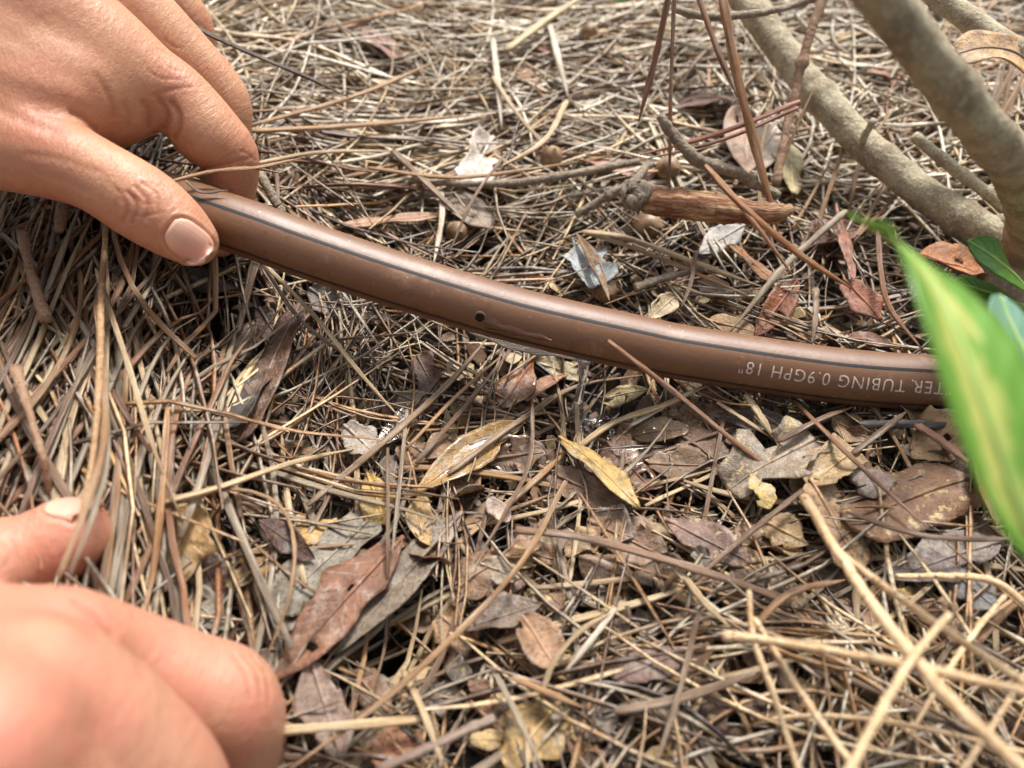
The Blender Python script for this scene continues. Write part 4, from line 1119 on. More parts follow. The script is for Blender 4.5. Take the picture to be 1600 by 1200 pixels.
    twig('dry_stalk', 'upright straw stalk with a broken tip in the lower litter', [(1612, 950, 166, 10), (1540, 905, 172, 12), (1400, 900, 176, 8)], 11, 'twig_straw', cat='stalk', seed=27)

def acorn(label, px, py, dz, r, tilt, cap=True):
    c = gnd(px, py, dz)
    root = empty('acorn', c); tag(root, label, 'acorn')
    def lathe(prof, ns=20):
        V = [];
        for (rr, z) in prof:
            for j in range(ns):
                a_ = j * 2 * math.pi / ns
                V.append((rr * math.cos(a_), rr * math.sin(a_), z))
        n_ = len(prof)
        Fc = [(i * ns + j, i * ns + (j + 1) % ns, (i + 1) * ns + (j + 1) % ns, (i + 1) * ns + j) for i in range(n_ - 1) for j in range(ns)]
        return np.array(V) * MM, Fc
    prof = [(r * math.sin(t) ** 0.9, -r * 1.15 * math.cos(t)) for t in np.linspace(0.02, math.pi - 0.02, 14)]
    prof[-1] = (0.25, r * 1.28); 
    v, f = lathe(prof)
    obj('nut', new_mesh('nut', v, f), M['acorn'], root)
    if cap:
        prof = [(r * 1.08 * math.sin(t), -r * 1.12 * math.cos(t) - 0.15 * r) for t in np.linspace(0.02, 1.35, 8)] + [(r * 0.95, -0.25 * r)]
        v, f = lathe(prof)
        obj('cap', new_mesh('cap', v, f), M['acorn_cap'], root)
    root.rotation_euler = tilt
build_twigs()
acorn('round pale acorn behind the curving twig', 862, 246, 9, 3.9, (0.3, 0.2, 0), True)
acorn('smooth acorn beneath the knotty twig', 1044, 262, 9, 4.2, (1.1, 0.3, 0.4), False)
acorn('brown acorn under the knob of the split stick', 1012, 352, 5, 4.4, (1.3, 0.0, 0.9), False)
acorn('flat speckled acorn beside the grey taupe leaf', 716, 362, 5, 3.8, (0.9, 0.4, 0.0), True)
acorn('brown acorn tucked behind the silvery blue leaf', 944, 452, 4, 4.0, (1.2, 0.5, 0.2), False)
acorn('pale acorn deep in the far straw', 920, 52, 9, 3.8, (0.5, 0.4, 0.2), True)

# ------------------------------------------------------------------ shrub
def build_shrub():
    root = empty('shrub', at(1590, 385, 252)); tag(root, 'smooth tan stemmed shrub with a few variegated green leaves', 'shrub')
    twig('stem', None, [(1110, -70, 300, 47), (1180, 20, 290, 47), (1262, 130, 277, 47), (1345, 220, 266, 49), (1430, 292, 258, 50), (1510, 346, 252, 56), (1600, 396, 250, 66)], 66, 'bark', ns=20, n=90, bumps=0.05, parent=root,
         knob=[(0.46, 0.16, 0.007), (0.86, 0.16, 0.009), (0.45, 0.08, 0.03), (0.2, 0.08, 0.01)], seed=31, lump=0.12)
    twig('stem', None, [(1340, -60, 128, 77), (1400, 20, 134, 74), (1470, 120, 142, 70), (1550, 216, 160, 70), (1610, 310, 200, 74), (1612, 400, 250, 80)], 90, 'bark', ns=20, n=70, bumps=0.05, parent=root,
         knob=[(0.22, 0.14, 0.015), (0.6, 0.08, 0.015)], seed=32, lump=0.12)
    twig('stem', None, [(1400, -50, 262, 32), (1480, 6, 254, 35), (1560, 62, 246, 37), (1680, 150, 240, 40), (1700, 300, 246, 48), (1640, 400, 252, 56)], 46, 'bark', ns=16, n=50, parent=root, seed=33, lump=0.12)
    twig('twig', None, [(1428, 212, 246, 16), (1480, 255, 248, 19), (1540, 300, 250, 19), (1600, 350, 252, 22)], 24, 'bark', ns=12, n=30, parent=root, bumps=0.15, seed=34)
    twig('twig', None, [(1346, 232, 262, 8), (1352, 210, 258, 12), (1366, 186, 254, 9)], 10, 'bark', ns=8, n=12, parent=root, seed=35)
    twig('root_flare', None, [(1600, 330, 248, 80), (1604, 400, 250, 120), (1612, 480, 252, 170), (1620, 540, 256, 210)], 100, 'bark', ns=18, n=24, parent=root, seed=36, lump=0.12)
    # side branch just outside the frame that carries the near leaves
    twig('branch', None, [(1660, 420, 246, 30), (1720, 520, 190, 34), (1740, 640, 150, 32), (1720, 780, 110, 30), (1650, 892, 88, 22)], 30, 'bark', ns=12, n=40, parent=root, seed=37)
    org = np.array(root.location)
    def gleaf(pts, wpx, nh, mk, prof='lance', curl=0.2, seed=1, label=None, nu=28):
        W = [at(*q) for q in pts]
        d = np.mean([q[2] for q in pts]) * MM
        hints = np.asarray(nh, float)
        me, rib, N = leaf_mesh('leaf', W, wpx / FPX * d, hints, prof, curl, 0.015, nu=nu, nv=10, ripple=0.025, seed=seed, thick=0.3)
        o = obj('leaf', local(me, org), M[mk], root)
        if label: o['label'] = label
        v, f = tube(rib, np.linspace(0.7, 0.15, len(rib)) * MM, 6)
        # midrib under the leaf object
        rb = obj('midrib', local(new_mesh('midrib', v, f), org), M['green_stem'] if prof != 'ragged' else M['twig'], o)
        return o
    gleaf([(1640, 890, 88), (1594, 800, 87), (1542, 650, 88), (1490, 510, 92), (1440, 420, 99), (1390, 372, 108), (1328, 334, 120)], 205, unit(-F_ + 0.45 * R_ + 0.1 * U_), 'green', 'long', 0.22, 5, 'large variegated leaf with yellow centre')
    gleaf([(1725, 770, 118), (1660, 690, 128), (1620, 590, 130), (1586, 520, 134), (1562, 460, 140)], 130, unit(-F_ * 0.25 + U_ * 0.5 + R_ * 0.2), 'green_sky_sheen', 'oval', 0.12, 6, 'glossy leaf with the pale sky sheen painted into its colour')
    gleaf([(1606, 456, 200), (1584, 430, 190), (1552, 402, 184), (1512, 376, 184)], 84, unit(-F_ * 0.9 + U_ * 0.5 - R_ * 0.2), 'green_small', 'oval', 0.15, 7, 'small bright green leaf at the stem base')
    gleaf([(1590, 474, 200), (1562, 462, 196), (1528, 452, 193), (1490, 438, 192)], 50, unit(-F_ * 0.8 + U_ * 0.6), 'green_small', 'oval', 0.1, 8, 'small dark green leaf at the stem base')
    dl = gleaf([(1640, 130, 246), (1590, 84, 240), (1540, 74, 236), (1496, 84, 236)], 66, unit(-F_ * 0.8 + U_ * 0.3), 'green_small', 'ragged', 0.15, 9, 'dry tan leaf caught on the back stem')
    dl.data.materials[0] = M['leaf_vein']; dl.color = (*lin((196, 156, 110)), 1)
    # short leaf stalks to the stems
    for pts in ([(1606, 456, 200), (1640, 470, 225), (1668, 440, 240)], [(1590, 474, 200), (1630, 490, 220), (1675, 450, 236)]):
        twig('leaf_stalk', None, [(*q, 8) for q in pts], 8, 'green_stem', ns=6, n=10, parent=root)
    gl = bpy.data.objects
    # a sprig of another leaf reaching into the top of the frame
    s = empty('green_sprig', at(985, -40, 300)); tag(s, 'tip of a bright green leaf reaching in above the far straw', 'leaf')
    W = [at(1060, -46, 296), at(1010, -22, 298), at(975, -6, 302), at(955, -2, 306)]
    me, rib, N = leaf_mesh('blade', W, 0.009, np.array([0, -0.3, 1.0]), 'lance', 0.1, 0.01, seed=3)
    obj('blade', local(me, np.array(s.location)), M['green_small'], s)
build_shrub()

# ------------------------------------------------------------------ the irrigation tube
TUBE_R = 7.7 * MM
TP = [(60, 250, 262), (140, 275, 240), (215, 300, 224), (262, 314, 217), (330, 338, 213), (400, 362, 212), (480, 391, 213), (622, 438, 215), (806, 493, 217), (1000, 537, 218), (1080, 553, 218), (1300, 586, 217), (1450, 598, 216), (1600, 606, 214), (1800, 612, 210), (2100, 616, 202)]
TPW = spline([at(*q) for q in TP], 260)
def tube_frame():
    T = unit(np.gradient(TPW, axis=0))
    C = unit(CAMP - TPW); C = unit(C - T * (C * T).sum(1, keepdims=True))
    Up = np.cross(T, C)                    # upward in view as T runs to the right
    Up = Up * np.sign(Up[:, 2:3])
    return T, C, Up
TT, TC, TU = tube_frame()
TS = np.concatenate([[0], np.cumsum(np.linalg.norm(np.diff(TPW, axis=0), axis=1))])
def tube_pt(s, phi, r):
    """point on the tube: s metres along, phi angle above the viewer side, radius r"""
    s = np.asarray(s, float); phi = np.asarray(phi, float)
    out = []
    I = lambda A: np.stack([np.interp(s, TS, A[:, k]) for k in range(3)], -1)
    return I(TPW) + r * (np.cos(phi)[..., None] * unit(I(TC)) + np.sin(phi)[..., None] * unit(I(TU)))
def s_at_px(px):
    X = np.array([800 + FPX * (q - CAMP).dot(R_) / (q - CAMP).dot(F_) for q in TPW])
    return float(np.interp(px, X, TS))

def build_tube():
    root = empty('drip_tube', tube_pt(s_at_px(755), -1.57, TUBE_R).tolist()); org = np.array(root.location)
    tag(root, 'brown drip irrigation tube with black stripes and white lettering', 'tube')
    ns = 40
    phis = np.arange(ns) * 2 * math.pi / ns
    n = len(TPW)
    V = tube_pt(np.repeat(TS, ns), np.tile(phis, n), TUBE_R)
    i, j = np.meshgrid(np.arange(n - 1), np.arange(ns), indexing='ij')
    q = np.stack([i * ns + j, (i + 1) * ns + j, (i + 1) * ns + (j + 1) % ns, i * ns + (j + 1) % ns], -1).reshape(-1, 4)
    # emitter opening: the wall stays closed, a painted dark disc and rim go on top
    me = new_mesh('body', V - org, q)
    uvl = me.uv_layers.new(name='UVMap')
    li = np.zeros(len(me.loops), dtype=np.int32); me.loops.foreach_get('vertex_index', li)
    U = np.stack([np.repeat(TS / 0.1, ns), np.tile(np.arange(ns) / ns, n)], -1)
    uvl.data.foreach_set('uv', U[li].ravel().astype(np.float32))
    obj('body', me, M['tubing'], root)
    def strip(phi0, w, name):
        k = 5; ph = np.linspace(phi0 - w / 2, phi0 + w / 2, k)
        top = tube_pt(np.repeat(TS, k), np.tile(ph, n), TUBE_R + 0.05 * MM)
        i, j = np.meshgrid(np.arange(n - 1), np.arange(k - 1), indexing='ij')
        f = np.stack([i * k + j, (i + 1) * k + j, (i + 1) * k + j + 1, i * k + j + 1], -1).reshape(-1, 4)
        obj(name, new_mesh(name, top - org, f), M['stripe'], root)
    strip(math.radians(24), 0.115, 'stripe')
    strip(math.radians(-53), 0.10, 'stripe')
    strip(math.radians(164), 0.115, 'stripe')
    # emitter opening: flat disc coloured as the shade inside, with a raised lip
    s0, p0 = s_at_px(755), math.radians(-24)
    c = tube_pt(s0, p0, TUBE_R); nrm = unit(c - tube_pt(s0, p0, 0)); tx = unit(tube_pt(s0 + 0.001, p0, TUBE_R) - c); ty = np.cross(nrm, tx)
    def ring(r, h, k=24): return [c + nrm * h * MM + (tx * math.cos(a_) + ty * math.sin(a_)) * r * MM for a_ in np.arange(k) * 2 * math.pi / k]
    k = 24
    V = np.array(ring(1.25, 0.10) + [c + nrm * 0.09 * MM])
    hole = obj('emitter_hole_disc', new_mesh('emitter_hole_disc', V - org, [(i, (i + 1) % k, k) for i in range(k)]), M['hole'], root)
    V = np.array(ring(1.9, -0.15) + ring(1.62, 0.14) + ring(1.36, 0.17) + ring(1.22, 0.02))
    F2 = [(a_ * k + i, a_ * k + (i + 1) % k, (a_ + 1) * k + (i + 1) % k, (a_ + 1) * k + i) for a_ in range(3) for i in range(k)]
    obj('rim', new_mesh('rim', V - org, F2), M['tubing'], hole)
    # white lettering, read from the other side of the tube
    cu = bpy.data.curves.new('lettering', 'FONT')
    cu.body = 'EMITTER TUBING 0.9GPH 18"'
    cu.size = 1.0
    cu.space_character = 1.16
    cu.offset = -0.002
    to = bpy.data.objects.new('lettering_source', cu); COL.objects.link(to)
    dg = bpy.context.evaluated_depsgraph_get()
    tm = bpy.data.meshes.new_from_object(to.evaluated_get(dg))
    bpy.data.objects.remove(to)
    bm = bmesh.new(); bm.from_mesh(tm)
    for y in np.arange(-0.1, 0.9, 0.09):
        bmesh.ops.bisect_plane(bm, geom=bm.verts[:] + bm.edges[:] + bm.faces[:], plane_co=(0, y, 0), plane_no=(0, 1, 0))
    co = np.array([v.co[:] for v in bm.verts])
    x0, x1 = co[:, 0].min(), co[:, 0].max()
    # quote mark ends at px 1150; first visible letter (second T) near px 1487
    sL = s_at_px(1146)
    capH = 3.35 * MM
    k_y = capH / 0.70
    iT = 'EMITTER'
    sR = s_at_px(1517)
    S_ = sR + (co[:, 0] - x0) / (x1 - x0) * (sL - sR)
    PH = math.radians(-10) - (co[:, 1] - 0.35) * k_y / TUBE_R
    W = tube_pt(S_, PH, TUBE_R + 0.06 * MM) - org
    for v, w_ in zip(bm.verts, W): v.co = w_
    bm.to_mesh(tm); bm.free()
    tm.materials.clear()
    obj('lettering', tm, M['print'], root)
build_tube()

# ------------------------------------------------------------------ water
def build_water():
    # bottom of the tube at the drip point
    sd0 = s_at_px(921)
    def under(s): 
        c = tube_pt(s, 0.0, 0.0); return c - np.array([0, 0, TUBE_R])
    b = under(sd0)
    root = empty('dripping_water', b); tag(root, 'clear water running under the tube and falling in a thin stream', 'water')
    org = b
    # clinging film below the tube, from under the opening to the drip point
    ss = np.linspace(s_at_px(745), s_at_px(934), 40)
    u = np.linspace(0, 1, 40)
    P = tube_pt(ss, np.full(40, math.radians(-84)), TUBE_R + 0.25 * MM)
    rad = (0.35 + 1.25 * np.exp(-((u - 0.42) / 0.22) ** 2) + 0.7 * np.exp(-((u - 0.93) / 0.06) ** 2) + 0.25 * np.sin(u * 25) * np.exp(-((u - 0.4) / 0.3) ** 2)) * MM
    rad = np.maximum(rad * np.minimum(1, 12 * u + 0.05) * np.minimum(1, 12 * (1 - u) + 0.05), 0.05 * MM)
    v, f = tube(P, rad, 12)
    obj('film', new_mesh('film', v - org, f), M['stream'], root)
    # falling stream with a twist, widening where it strikes
    top = tube_pt(sd0, math.radians(-84), TUBE_R) + np.array([0, 0, 0.0008])
    gz = gnd(921, 648, 2)
    zend = float(Gh(top[0], top[1])) + 0.0005
    n_ = 60; t = np.linspace(0, 1, n_); ns_ = 24
    P = np.stack([top[0] + 0.0003 * np.sin(t * 7), np.full(n_, top[1]) + 0.0003 * np.cos(t * 6), top[2] + (zend - top[2]) * t], -1)
    rad = (1.25 + 1.1 * np.exp(-(t / 0.05) ** 2) + 0.18 * np.sin(t * 16) + 0.75 * np.exp(-((t - 0.70) / 0.07) ** 2) + 1.9 * np.exp(-((t - 1.0) / 0.16) ** 2)) * MM
    aa, tt_ = np.meshgrid(np.arange(ns_) * 2 * math.pi / ns_, t)
    jit = 1 + 0.10 * np.sin(2 * aa + tt_ * 9) + (0.14 * np.sin(5 * aa + tt_ * 5) * np.clip((tt_ - 0.75) * 5, 0, 1))
    v, f = tube(P, rad, ns_, jit=jit)
    obj('stream', new_mesh('stream', v - org, f), M['stream'], root)
    # streak running from the opening along the tube
    su = np.linspace(s_at_px(762), s_at_px(864), 30); uu = np.linspace(0, 1, 30)
    ph = np.radians(-30 - 4 * np.sin(uu * 3) + uu * 1)
    k = 7
    V = []
    for i in range(30):
        hw = math.radians(14) * (1 - 0.65 * uu[i]) * min(1, 8 * (1 - uu[i]) + 0.05) * (1 + 0.25 * math.sin(uu[i] * 17))
        for j in range(k):
            w_ = -1 + 2 * j / (k - 1)
            V.append(tube_pt(su[i], ph[i] + hw * w_, TUBE_R + (0.03 + 0.6 * (1 - w_ * w_) * min(1, 6 * uu[i] + 0.2)) * MM))
    F2 = [(i * k + j, (i + 1) * k + j, (i + 1) * k + j + 1, i * k + j + 1) for i in range(29) for j in range(k - 1)]
    obj('streak', new_mesh('streak', np.array(V) - org, F2), M['wet_tube'], root)
    # pools
    def pool(label, px, py, dz, a, bb, ang, h):
        c = gnd(px, py, dz)
        V = []; Fc = []
        rings, seg = 6, 28
        for i in range(rings + 1):
            q = i / rings
            for j in range(seg):
                th = j * 2 * math.pi / seg
                rr = (1 + 0.16 * math.sin(th * 3 + ang * 5) + 0.09 * math.sin(5 * th + 1))
                x = a * q * rr * math.cos(th); y = bb * q * rr * math.sin(th)
                V.append((x * math.cos(ang) - y * math.sin(ang), x * math.sin(ang) + y * math.cos(ang), h * (1 - q * q) - (0.5 if i == rings else 0)))
        for i in range(rings):
            for j in range(seg):
                Fc.append((i * seg + j, i * seg + (j + 1) % seg, (i + 1) * seg + (j + 1) % seg, (i + 1) * seg + j))
        o = obj('water_pool', new_mesh('water_pool', np.array(V) * MM, Fc), M['water'])
        o.location = c
        tag(o, label, 'water')
    pool('bright pool of water on the curled ochre leaf', 722, 708, 8.6, 9.5, 3.2, 0.62, 1.0)
    pool('wet sheen of water on the taupe leaf', 628, 664, 7.0, 6.0, 1.8, 0.75, 0.8)
    pool('shallow splash puddle under the water stream', 930, 662, 2.2, 7.0, 4.0, 0.2, 1.3)
    pool('water film over the flat wet brown leaf', 985, 705, 6.6, 9.0, 2.6, 0.1, 0.9)
    # drops thrown up by the splash
    for i in range(14):
        px, py = random.gauss(930, 40), random.gauss(668, 18)
        c = gnd(px, py, random.uniform(5, 8)); r = random.uniform(0.35, 0.9) * MM
        bm = bmesh.new(); bmesh.ops.create_icosphere(bm, subdivisions=2, radius=r)
        for v in bm.verts: v.co.z *= 0.8
        me = bpy.data.meshes.new('water_drop'); bm.to_mesh(me); bm.free()
        for p_ in me.polygons: p_.use_smooth = True
        o = obj('water_drop', me, M['water']); o.location = c
        tag(o, 'small clear drop splashed on the litter below the stream', 'water', 'splash drops below the stream')
build_water()

# ------------------------------------------------------------------ hands
def surface_nets(F, org, h):
    nx, ny, nz = F.shape
    neg = F < 0
    acc = np.zeros((nx - 1, ny - 1, nz - 1, 3), np.float32); cnt = np.zeros((nx - 1, ny - 1, nz - 1), np.float32)
    cs = [(a, b, c) for a in (0, 1) for b in (0, 1) for c in (0, 1)]
    sl = lambda o: tuple(slice(o[k], F.shape[k] - 1 + o[k]) for k in range(3))
    for o in cs:
        for ax in range(3):
            if o[ax] == 1: continue
            o2 = list(o); o2[ax] = 1; o2 = tuple(o2)
            m_ = neg[sl(o)] != neg[sl(o2)]
            idx = np.nonzero(m_)
            fa = F[sl(o)][idx]; fb = F[sl(o2)][idx]
            t = fa / (fa - fb)
            pt = np.tile(np.array(o, np.float32), (len(t), 1)); pt[:, ax] = t
            acc[idx] += pt; cnt[idx] += 1
    act = cnt > 0
    ids = -np.ones(cnt.shape, np.int64); cells = np.argwhere(act); ids[act] = np.arange(len(cells))
    V = org + h * (cells + acc[act] / cnt[act][:, None])
    quads = []
    for ax in range(3):
        a1, a2 = [(1, 2), (2, 0), (0, 1)][ax]
        s0 = [slice(None)] * 3; s1 = [slice(None)] * 3
        s0[ax] = slice(0, F.shape[ax] - 1); s1[ax] = slice(1, F.shape[ax])
        ch = neg[tuple(s0)] != neg[tuple(s1)]
        e = np.argwhere(ch)
        ok = (e[:, a1] > 0) & (e[:, a2] > 0) & (e[:, a1] < F.shape[a1] - 1) & (e[:, a2] < F.shape[a2] - 1)
        e = e[ok]
        inside = neg[tuple(s0)][tuple(e.T)]
        def cid(d1, d2):
            c = e.copy(); c[:, a1] -= d1; c[:, a2] -= d2
            return ids[tuple(c.T)]
        q = np.stack([cid(1, 1), cid(0, 1), cid(0, 0), cid(1, 0)], -1)
        q[~inside] = q[~inside][:, ::-1]
        quads.append(q)
    return V, np.vstack(quads)

def make_hand(name, label, fingers, palm, kpalm, kfinger, mk, creases, reds, nails, h=0.62):
    """fingers / palm: lists of chains of (px, py, depth, radius mm)"""
    def conv(ch): return [(at(*q[:3]) * 1000, q[3]) for q in ch]
    FCH = [conv(c) for c in fingers]; PCH = [conv(c) for c in palm]
    allp = np.array([q[0] for c in FCH + PCH for q in c]); mr = max(q[1] for c in FCH + PCH for q in c) + 5
    lo = allp.min(0) - mr; hi = allp.max(0) + mr
    n = np.ceil((hi - lo) / h).astype(int) + 1
    def smin(a, b, k):
        hh = np.maximum(k - np.abs(a - b), 0) / k
        return np.minimum(a, b) - hh * hh * k * 0.25
    def add(Fd, a, ra, b, rb, k, b0=None, b1=None):
        pad = max(ra, rb) + 12
        b0 = np.zeros(3, int) if b0 is None else b0; b1 = n if b1 is None else b1
        i0 = np.maximum(b0, ((np.minimum(a, b) - pad - lo) / h).astype(int)); i1 = np.minimum(b1, ((np.maximum(a, b) + pad - lo) / h).astype(int) + 1)
        if (i1 <= i0).any(): return
        X = [lo[q] + h * np.arange(i0[q], i1[q]) for q in range(3)]
        gx, gy, gz = np.meshgrid(*X, indexing='ij', sparse=True)
        ab = b - a; L2 = ab.dot(ab) + 1e-9
        t = np.clip(((gx - a[0]) * ab[0] + (gy - a[1]) * ab[1] + (gz - a[2]) * ab[2]) / L2, 0, 1)
        d = np.sqrt((gx - a[0] - t * ab[0]) ** 2 + (gy - a[1] - t * ab[1]) ** 2 + (gz - a[2] - t * ab[2]) ** 2)
        d = (d - (ra + (rb - ra) * t)).astype(np.float32)
        s = tuple(slice(i0[q] - b0[q], i1[q] - b0[q]) for q in range(3))
        Fd[s] = smin(Fd[s], d, k)
    BIG = 60.0
    Fp = np.full(n, BIG, np.float32)
    for ch in PCH:
        for (a, ra), (b, rb) in zip(ch[:-1], ch[1:]): add(Fp, a, ra, b, rb, kpalm)
    Ft = Fp.copy()
    for ci, ch in enumerate(FCH):
        pts = np.array([np.append(q[0], q[1]) for q in ch])
        S = spline(pts, max(8, len(ch) * 4))
        pd = pts[:, 3].max() + 12
        j0 = np.maximum(0, ((pts[:, :3].min(0) - pd - lo) / h).astype(int)); j1 = np.minimum(n, ((pts[:, :3].max(0) + pd - lo) / h).astype(int) + 1)
        sb = tuple(slice(j0[q], j1[q]) for q in range(3))
        Ff = np.full(j1 - j0, BIG, np.float32)
        for q0, q1 in zip(S[:-1], S[1:]): add(Ff, q0[:3], q0[3], q1[:3], q1[3], 1.2, j0, j1)
        Ft[sb] = smin(Ft[sb], smin(Fp[sb], Ff, kfinger), 0.9)
    V, Q = surface_nets(Ft, lo, h)
    V = V * MM
    me = new_mesh(name, V, Q)
    # relax the voxel steps
    bm = bmesh.new(); bm.from_mesh(me)
    for _ in range(3): bmesh.ops.smooth_vert(bm, verts=bm.verts[:], factor=0.5, use_axis_x=True, use_axis_y=True, use_axis_z=True)
    bmesh.ops.recalc_face_normals(bm, faces=bm.faces[:])
    bm.normal_update()
    bvh = BVHTree.FromBMesh(bm)
    co = np.array([v.co[:] for v in bm.verts]); no = np.array([v.normal[:] for v in bm.verts])
    def hit(px, py):
        r = unit(ray(px, py)); loc, nn, _, _ = bvh.ray_cast(Vector(CAMP), Vector(r))
        return None if loc is None else np.array(loc)
    disp = np.zeros(len(co))
    def poly_dist(P):
        d = np.full(len(co), 1e9)
        for a, b in zip(P[:-1], P[1:]):
            ab = b - a; t = np.clip(((co - a) @ ab) / (ab @ ab + 1e-15), 0, 1)
            d = np.minimum(d, np.linalg.norm(co - a - t[:, None] * ab, axis=1))
        return d
    for pts, dep, wid in creases:
        P = [hit(*q) for q in spline(np.array([(*q, 0) for q in pts], float), 9)[:, :2]]
        P = [q for q in P if q is not None]
        if len(P) < 2: continue
        d = poly_dist(np.array(P)) / (wid * 0.66 * MM)
        disp += 0.62 * dep * MM * (-np.exp(-d * d) + 0.16 * np.exp(-((d - 1.9) / 0.9) ** 2))
    red = np.zeros(len(co))
    for px, py, rad, amt in reds:
        q = hit(px, py)
        if q is None: continue
        d = np.linalg.norm(co - q, axis=1) / (rad * MM)
        red = np.maximum(red, amt * np.exp(-d * d))
    # nails: plate sampled on the skin, with a groove round it
    plates = []
    for (px, py, ax, wpx, lpx, nhint) in nails:
        c = hit(px, py)
        e1 = unit(np.asarray(ax, float)); nn = unit(np.asarray(nhint, float)); nn = unit(nn - e1 * nn.dot(e1)); e2 = np.cross(nn, e1)
        La, Wb = lpx * MM / 2, wpx * MM / 2
        G = np.zeros((13, 13, 3)); UV = np.zeros((13, 13, 2)); ok = True
        for i in range(13):
            for j in range(13):
                u_, v_ = -1 + i / 6, -1 + j / 6
                # square base, rounded tip
                ww = (1 - 0.10 * (1 - u_) / 2) * (1 if u_ < 0.1 else math.sqrt(max(0, 1 - ((u_ - 0.1) / 0.9) ** 2 * 0.86)))
                if u_ < -0.4: ww *= math.sqrt(max(0.0, 1 - ((-0.4 - u_) / 0.6) ** 2 * 0.72))
                o_ = c + e1 * La * u_ + e2 * Wb * v_ * ww + nn * 0.02
                loc, n2, _, dd = bvh.ray_cast(Vector(o_), Vector(-nn))
                if loc is None or dd > 0.032: loc = c + e1 * La * u_ + e2 * Wb * v_ * ww - nn * (0.0025 * (v_ * v_) + 0.001 * max(0, u_) ** 2)
                G[i, j] = np.array(loc); UV[i, j] = (i / 12, j / 12)
        # even arch so that the plate is smooth
        for _ in range(3):
            G[1:-1, 1:-1] = 0.5 * G[1:-1, 1:-1] + 0.125 * (G[:-2, 1:-1] + G[2:, 1:-1] + G[1:-1, :-2] + G[1:-1, 2:])
        plates.append((G, UV, nn))
        rim_ = np.vstack([G[0, :], G[1:, -1], G[-1, ::-1][1:], G[::-1, 0][1:]])
        d = poly_dist(rim_) / (0.55 * MM)
        disp += MM * (-0.30 * np.exp(-d * d) + 0.28 * np.exp(-((d - 2.0) / 0.9) ** 2))
        inside = np.zeros(len(co), bool)
        rel = co - c
        ins = (np.abs(rel @ e1) < La * 0.9) & (np.abs(rel @ e2) < Wb * 0.88) & ((rel @ nn) > -0.0022)
        disp[ins] = np.minimum(disp[ins], -0.25 * MM)
    co2 = co + no * disp[:, None]
    for v, q in zip(bm.verts, co2): v.co = q
    bmesh.ops.smooth_vert(bm, verts=bm.verts[:], factor=0.3, use_axis_x=True, use_axis_y=True, use_axis_z=True)
    bm.to_mesh(me); bm.free()
    me.polygons.foreach_set("use_smooth", np.full(len(me.polygons), True))
    best = np.full(len(co2), 1e9); along = np.zeros(len(co2))
    for ch in FCH:
        S = spline(np.array([q[0] for q in ch]) * MM, 24); cum = 0.0
        for a, b in zip(S[:-1], S[1:]):
            ab = b - a; t = np.clip(((co2 - a) @ ab) / (ab @ ab), 0, 1); d = np.linalg.norm(co2 - a - t[:, None] * ab, axis=1)
            m_ = d < best; best[m_] = d[m_]; along[m_] = (cum + t[m_] * np.linalg.norm(ab)) * 1000; cum += np.linalg.norm(ab)
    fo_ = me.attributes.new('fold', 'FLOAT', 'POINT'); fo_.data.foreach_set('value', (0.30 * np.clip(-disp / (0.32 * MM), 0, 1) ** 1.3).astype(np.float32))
    lw_ = me.attributes.new('lines', 'FLOAT', 'POINT'); lw_.data.foreach_set('value', (np.exp(-(best / 0.0108) ** 6)).astype(np.float32))
    aa_ = me.attributes.new('along', 'FLOAT', 'POINT'); aa_.data.foreach_set('value', along.astype(np.float32))
    at_ = me.attributes.new('red', 'FLOAT', 'POINT'); at_.data.foreach_set('value', red.astype(np.float32))
    org = co2.mean(0); org[2] = co2[:, 2].min()
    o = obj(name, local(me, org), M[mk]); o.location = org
    tag(o, label, 'hand')
    for G, UV, nn in plates:
        N1 = np.cross(np.gradient(G, axis=0), np.gradient(G, axis=1)); N1 = unit(N1)
        if (N1.reshape(-1, 3) @ nn).mean() < 0: N1 = -N1
        lift = 0.22 * MM
        edge_ = np.minimum(1, 6 * np.minimum.outer(np.ones(13), np.minimum(np.linspace(0, 1, 13), np.linspace(1, 0, 13))))
        top = G + N1 * (lift * (0.25 + 0.75 * edge_))[:, :, None]
        bot = G - N1 * (0.35 * MM)
        nn_ = 169
        i, j = np.meshgrid(np.arange(12), np.arange(12), indexing='ij')
        q = np.stack([i * 13 + j, (i + 1) * 13 + j, (i + 1) * 13 + j + 1, i * 13 + j + 1], -1).reshape(-1, 4)
        border = [(0, k) for k in range(13)] + [(k, 12) for k in range(1, 13)] + [(12, k) for k in range(11, -1, -1)] + [(k, 0) for k in range(11, 0, -1)]
        bi = [a * 13 + b for a, b in border]
        rim_ = np.array([(bi[k], bi[(k + 1) % len(bi)], bi[(k + 1) % len(bi)] + nn_, bi[k] + nn_) for k in range(len(bi))])
        nm = new_mesh('fingernail', np.vstack([top.reshape(-1, 3), bot.reshape(-1, 3)]) - org, np.vstack([q, q[:, ::-1] + nn_, rim_]))
        bmn = bmesh.new(); bmn.from_mesh(nm); bmesh.ops.recalc_face_normals(bmn, faces=bmn.faces[:]); bmn.to_mesh(nm); bmn.free()
        nm.polygons.foreach_set("use_smooth", np.full(len(nm.polygons), True))
        uvl = nm.uv_layers.new(name='UVMap')
        li = np.zeros(len(nm.loops), dtype=np.int32); nm.loops.foreach_get('vertex_index', li)
        UU = np.tile(UV.reshape(-1, 2), (2, 1))
        uvl.data.foreach_set('uv', UU[li].ravel().astype(np.float32))
        obj('fingernail', nm, M['nail'], o)
    return o

def img_dir(dx, dy, dd=0.0):
    """direction that reads as (dx, dy) in the picture and dd away from the lens"""
    return unit(R_ * dx - U_ * dy + F_ * dd)

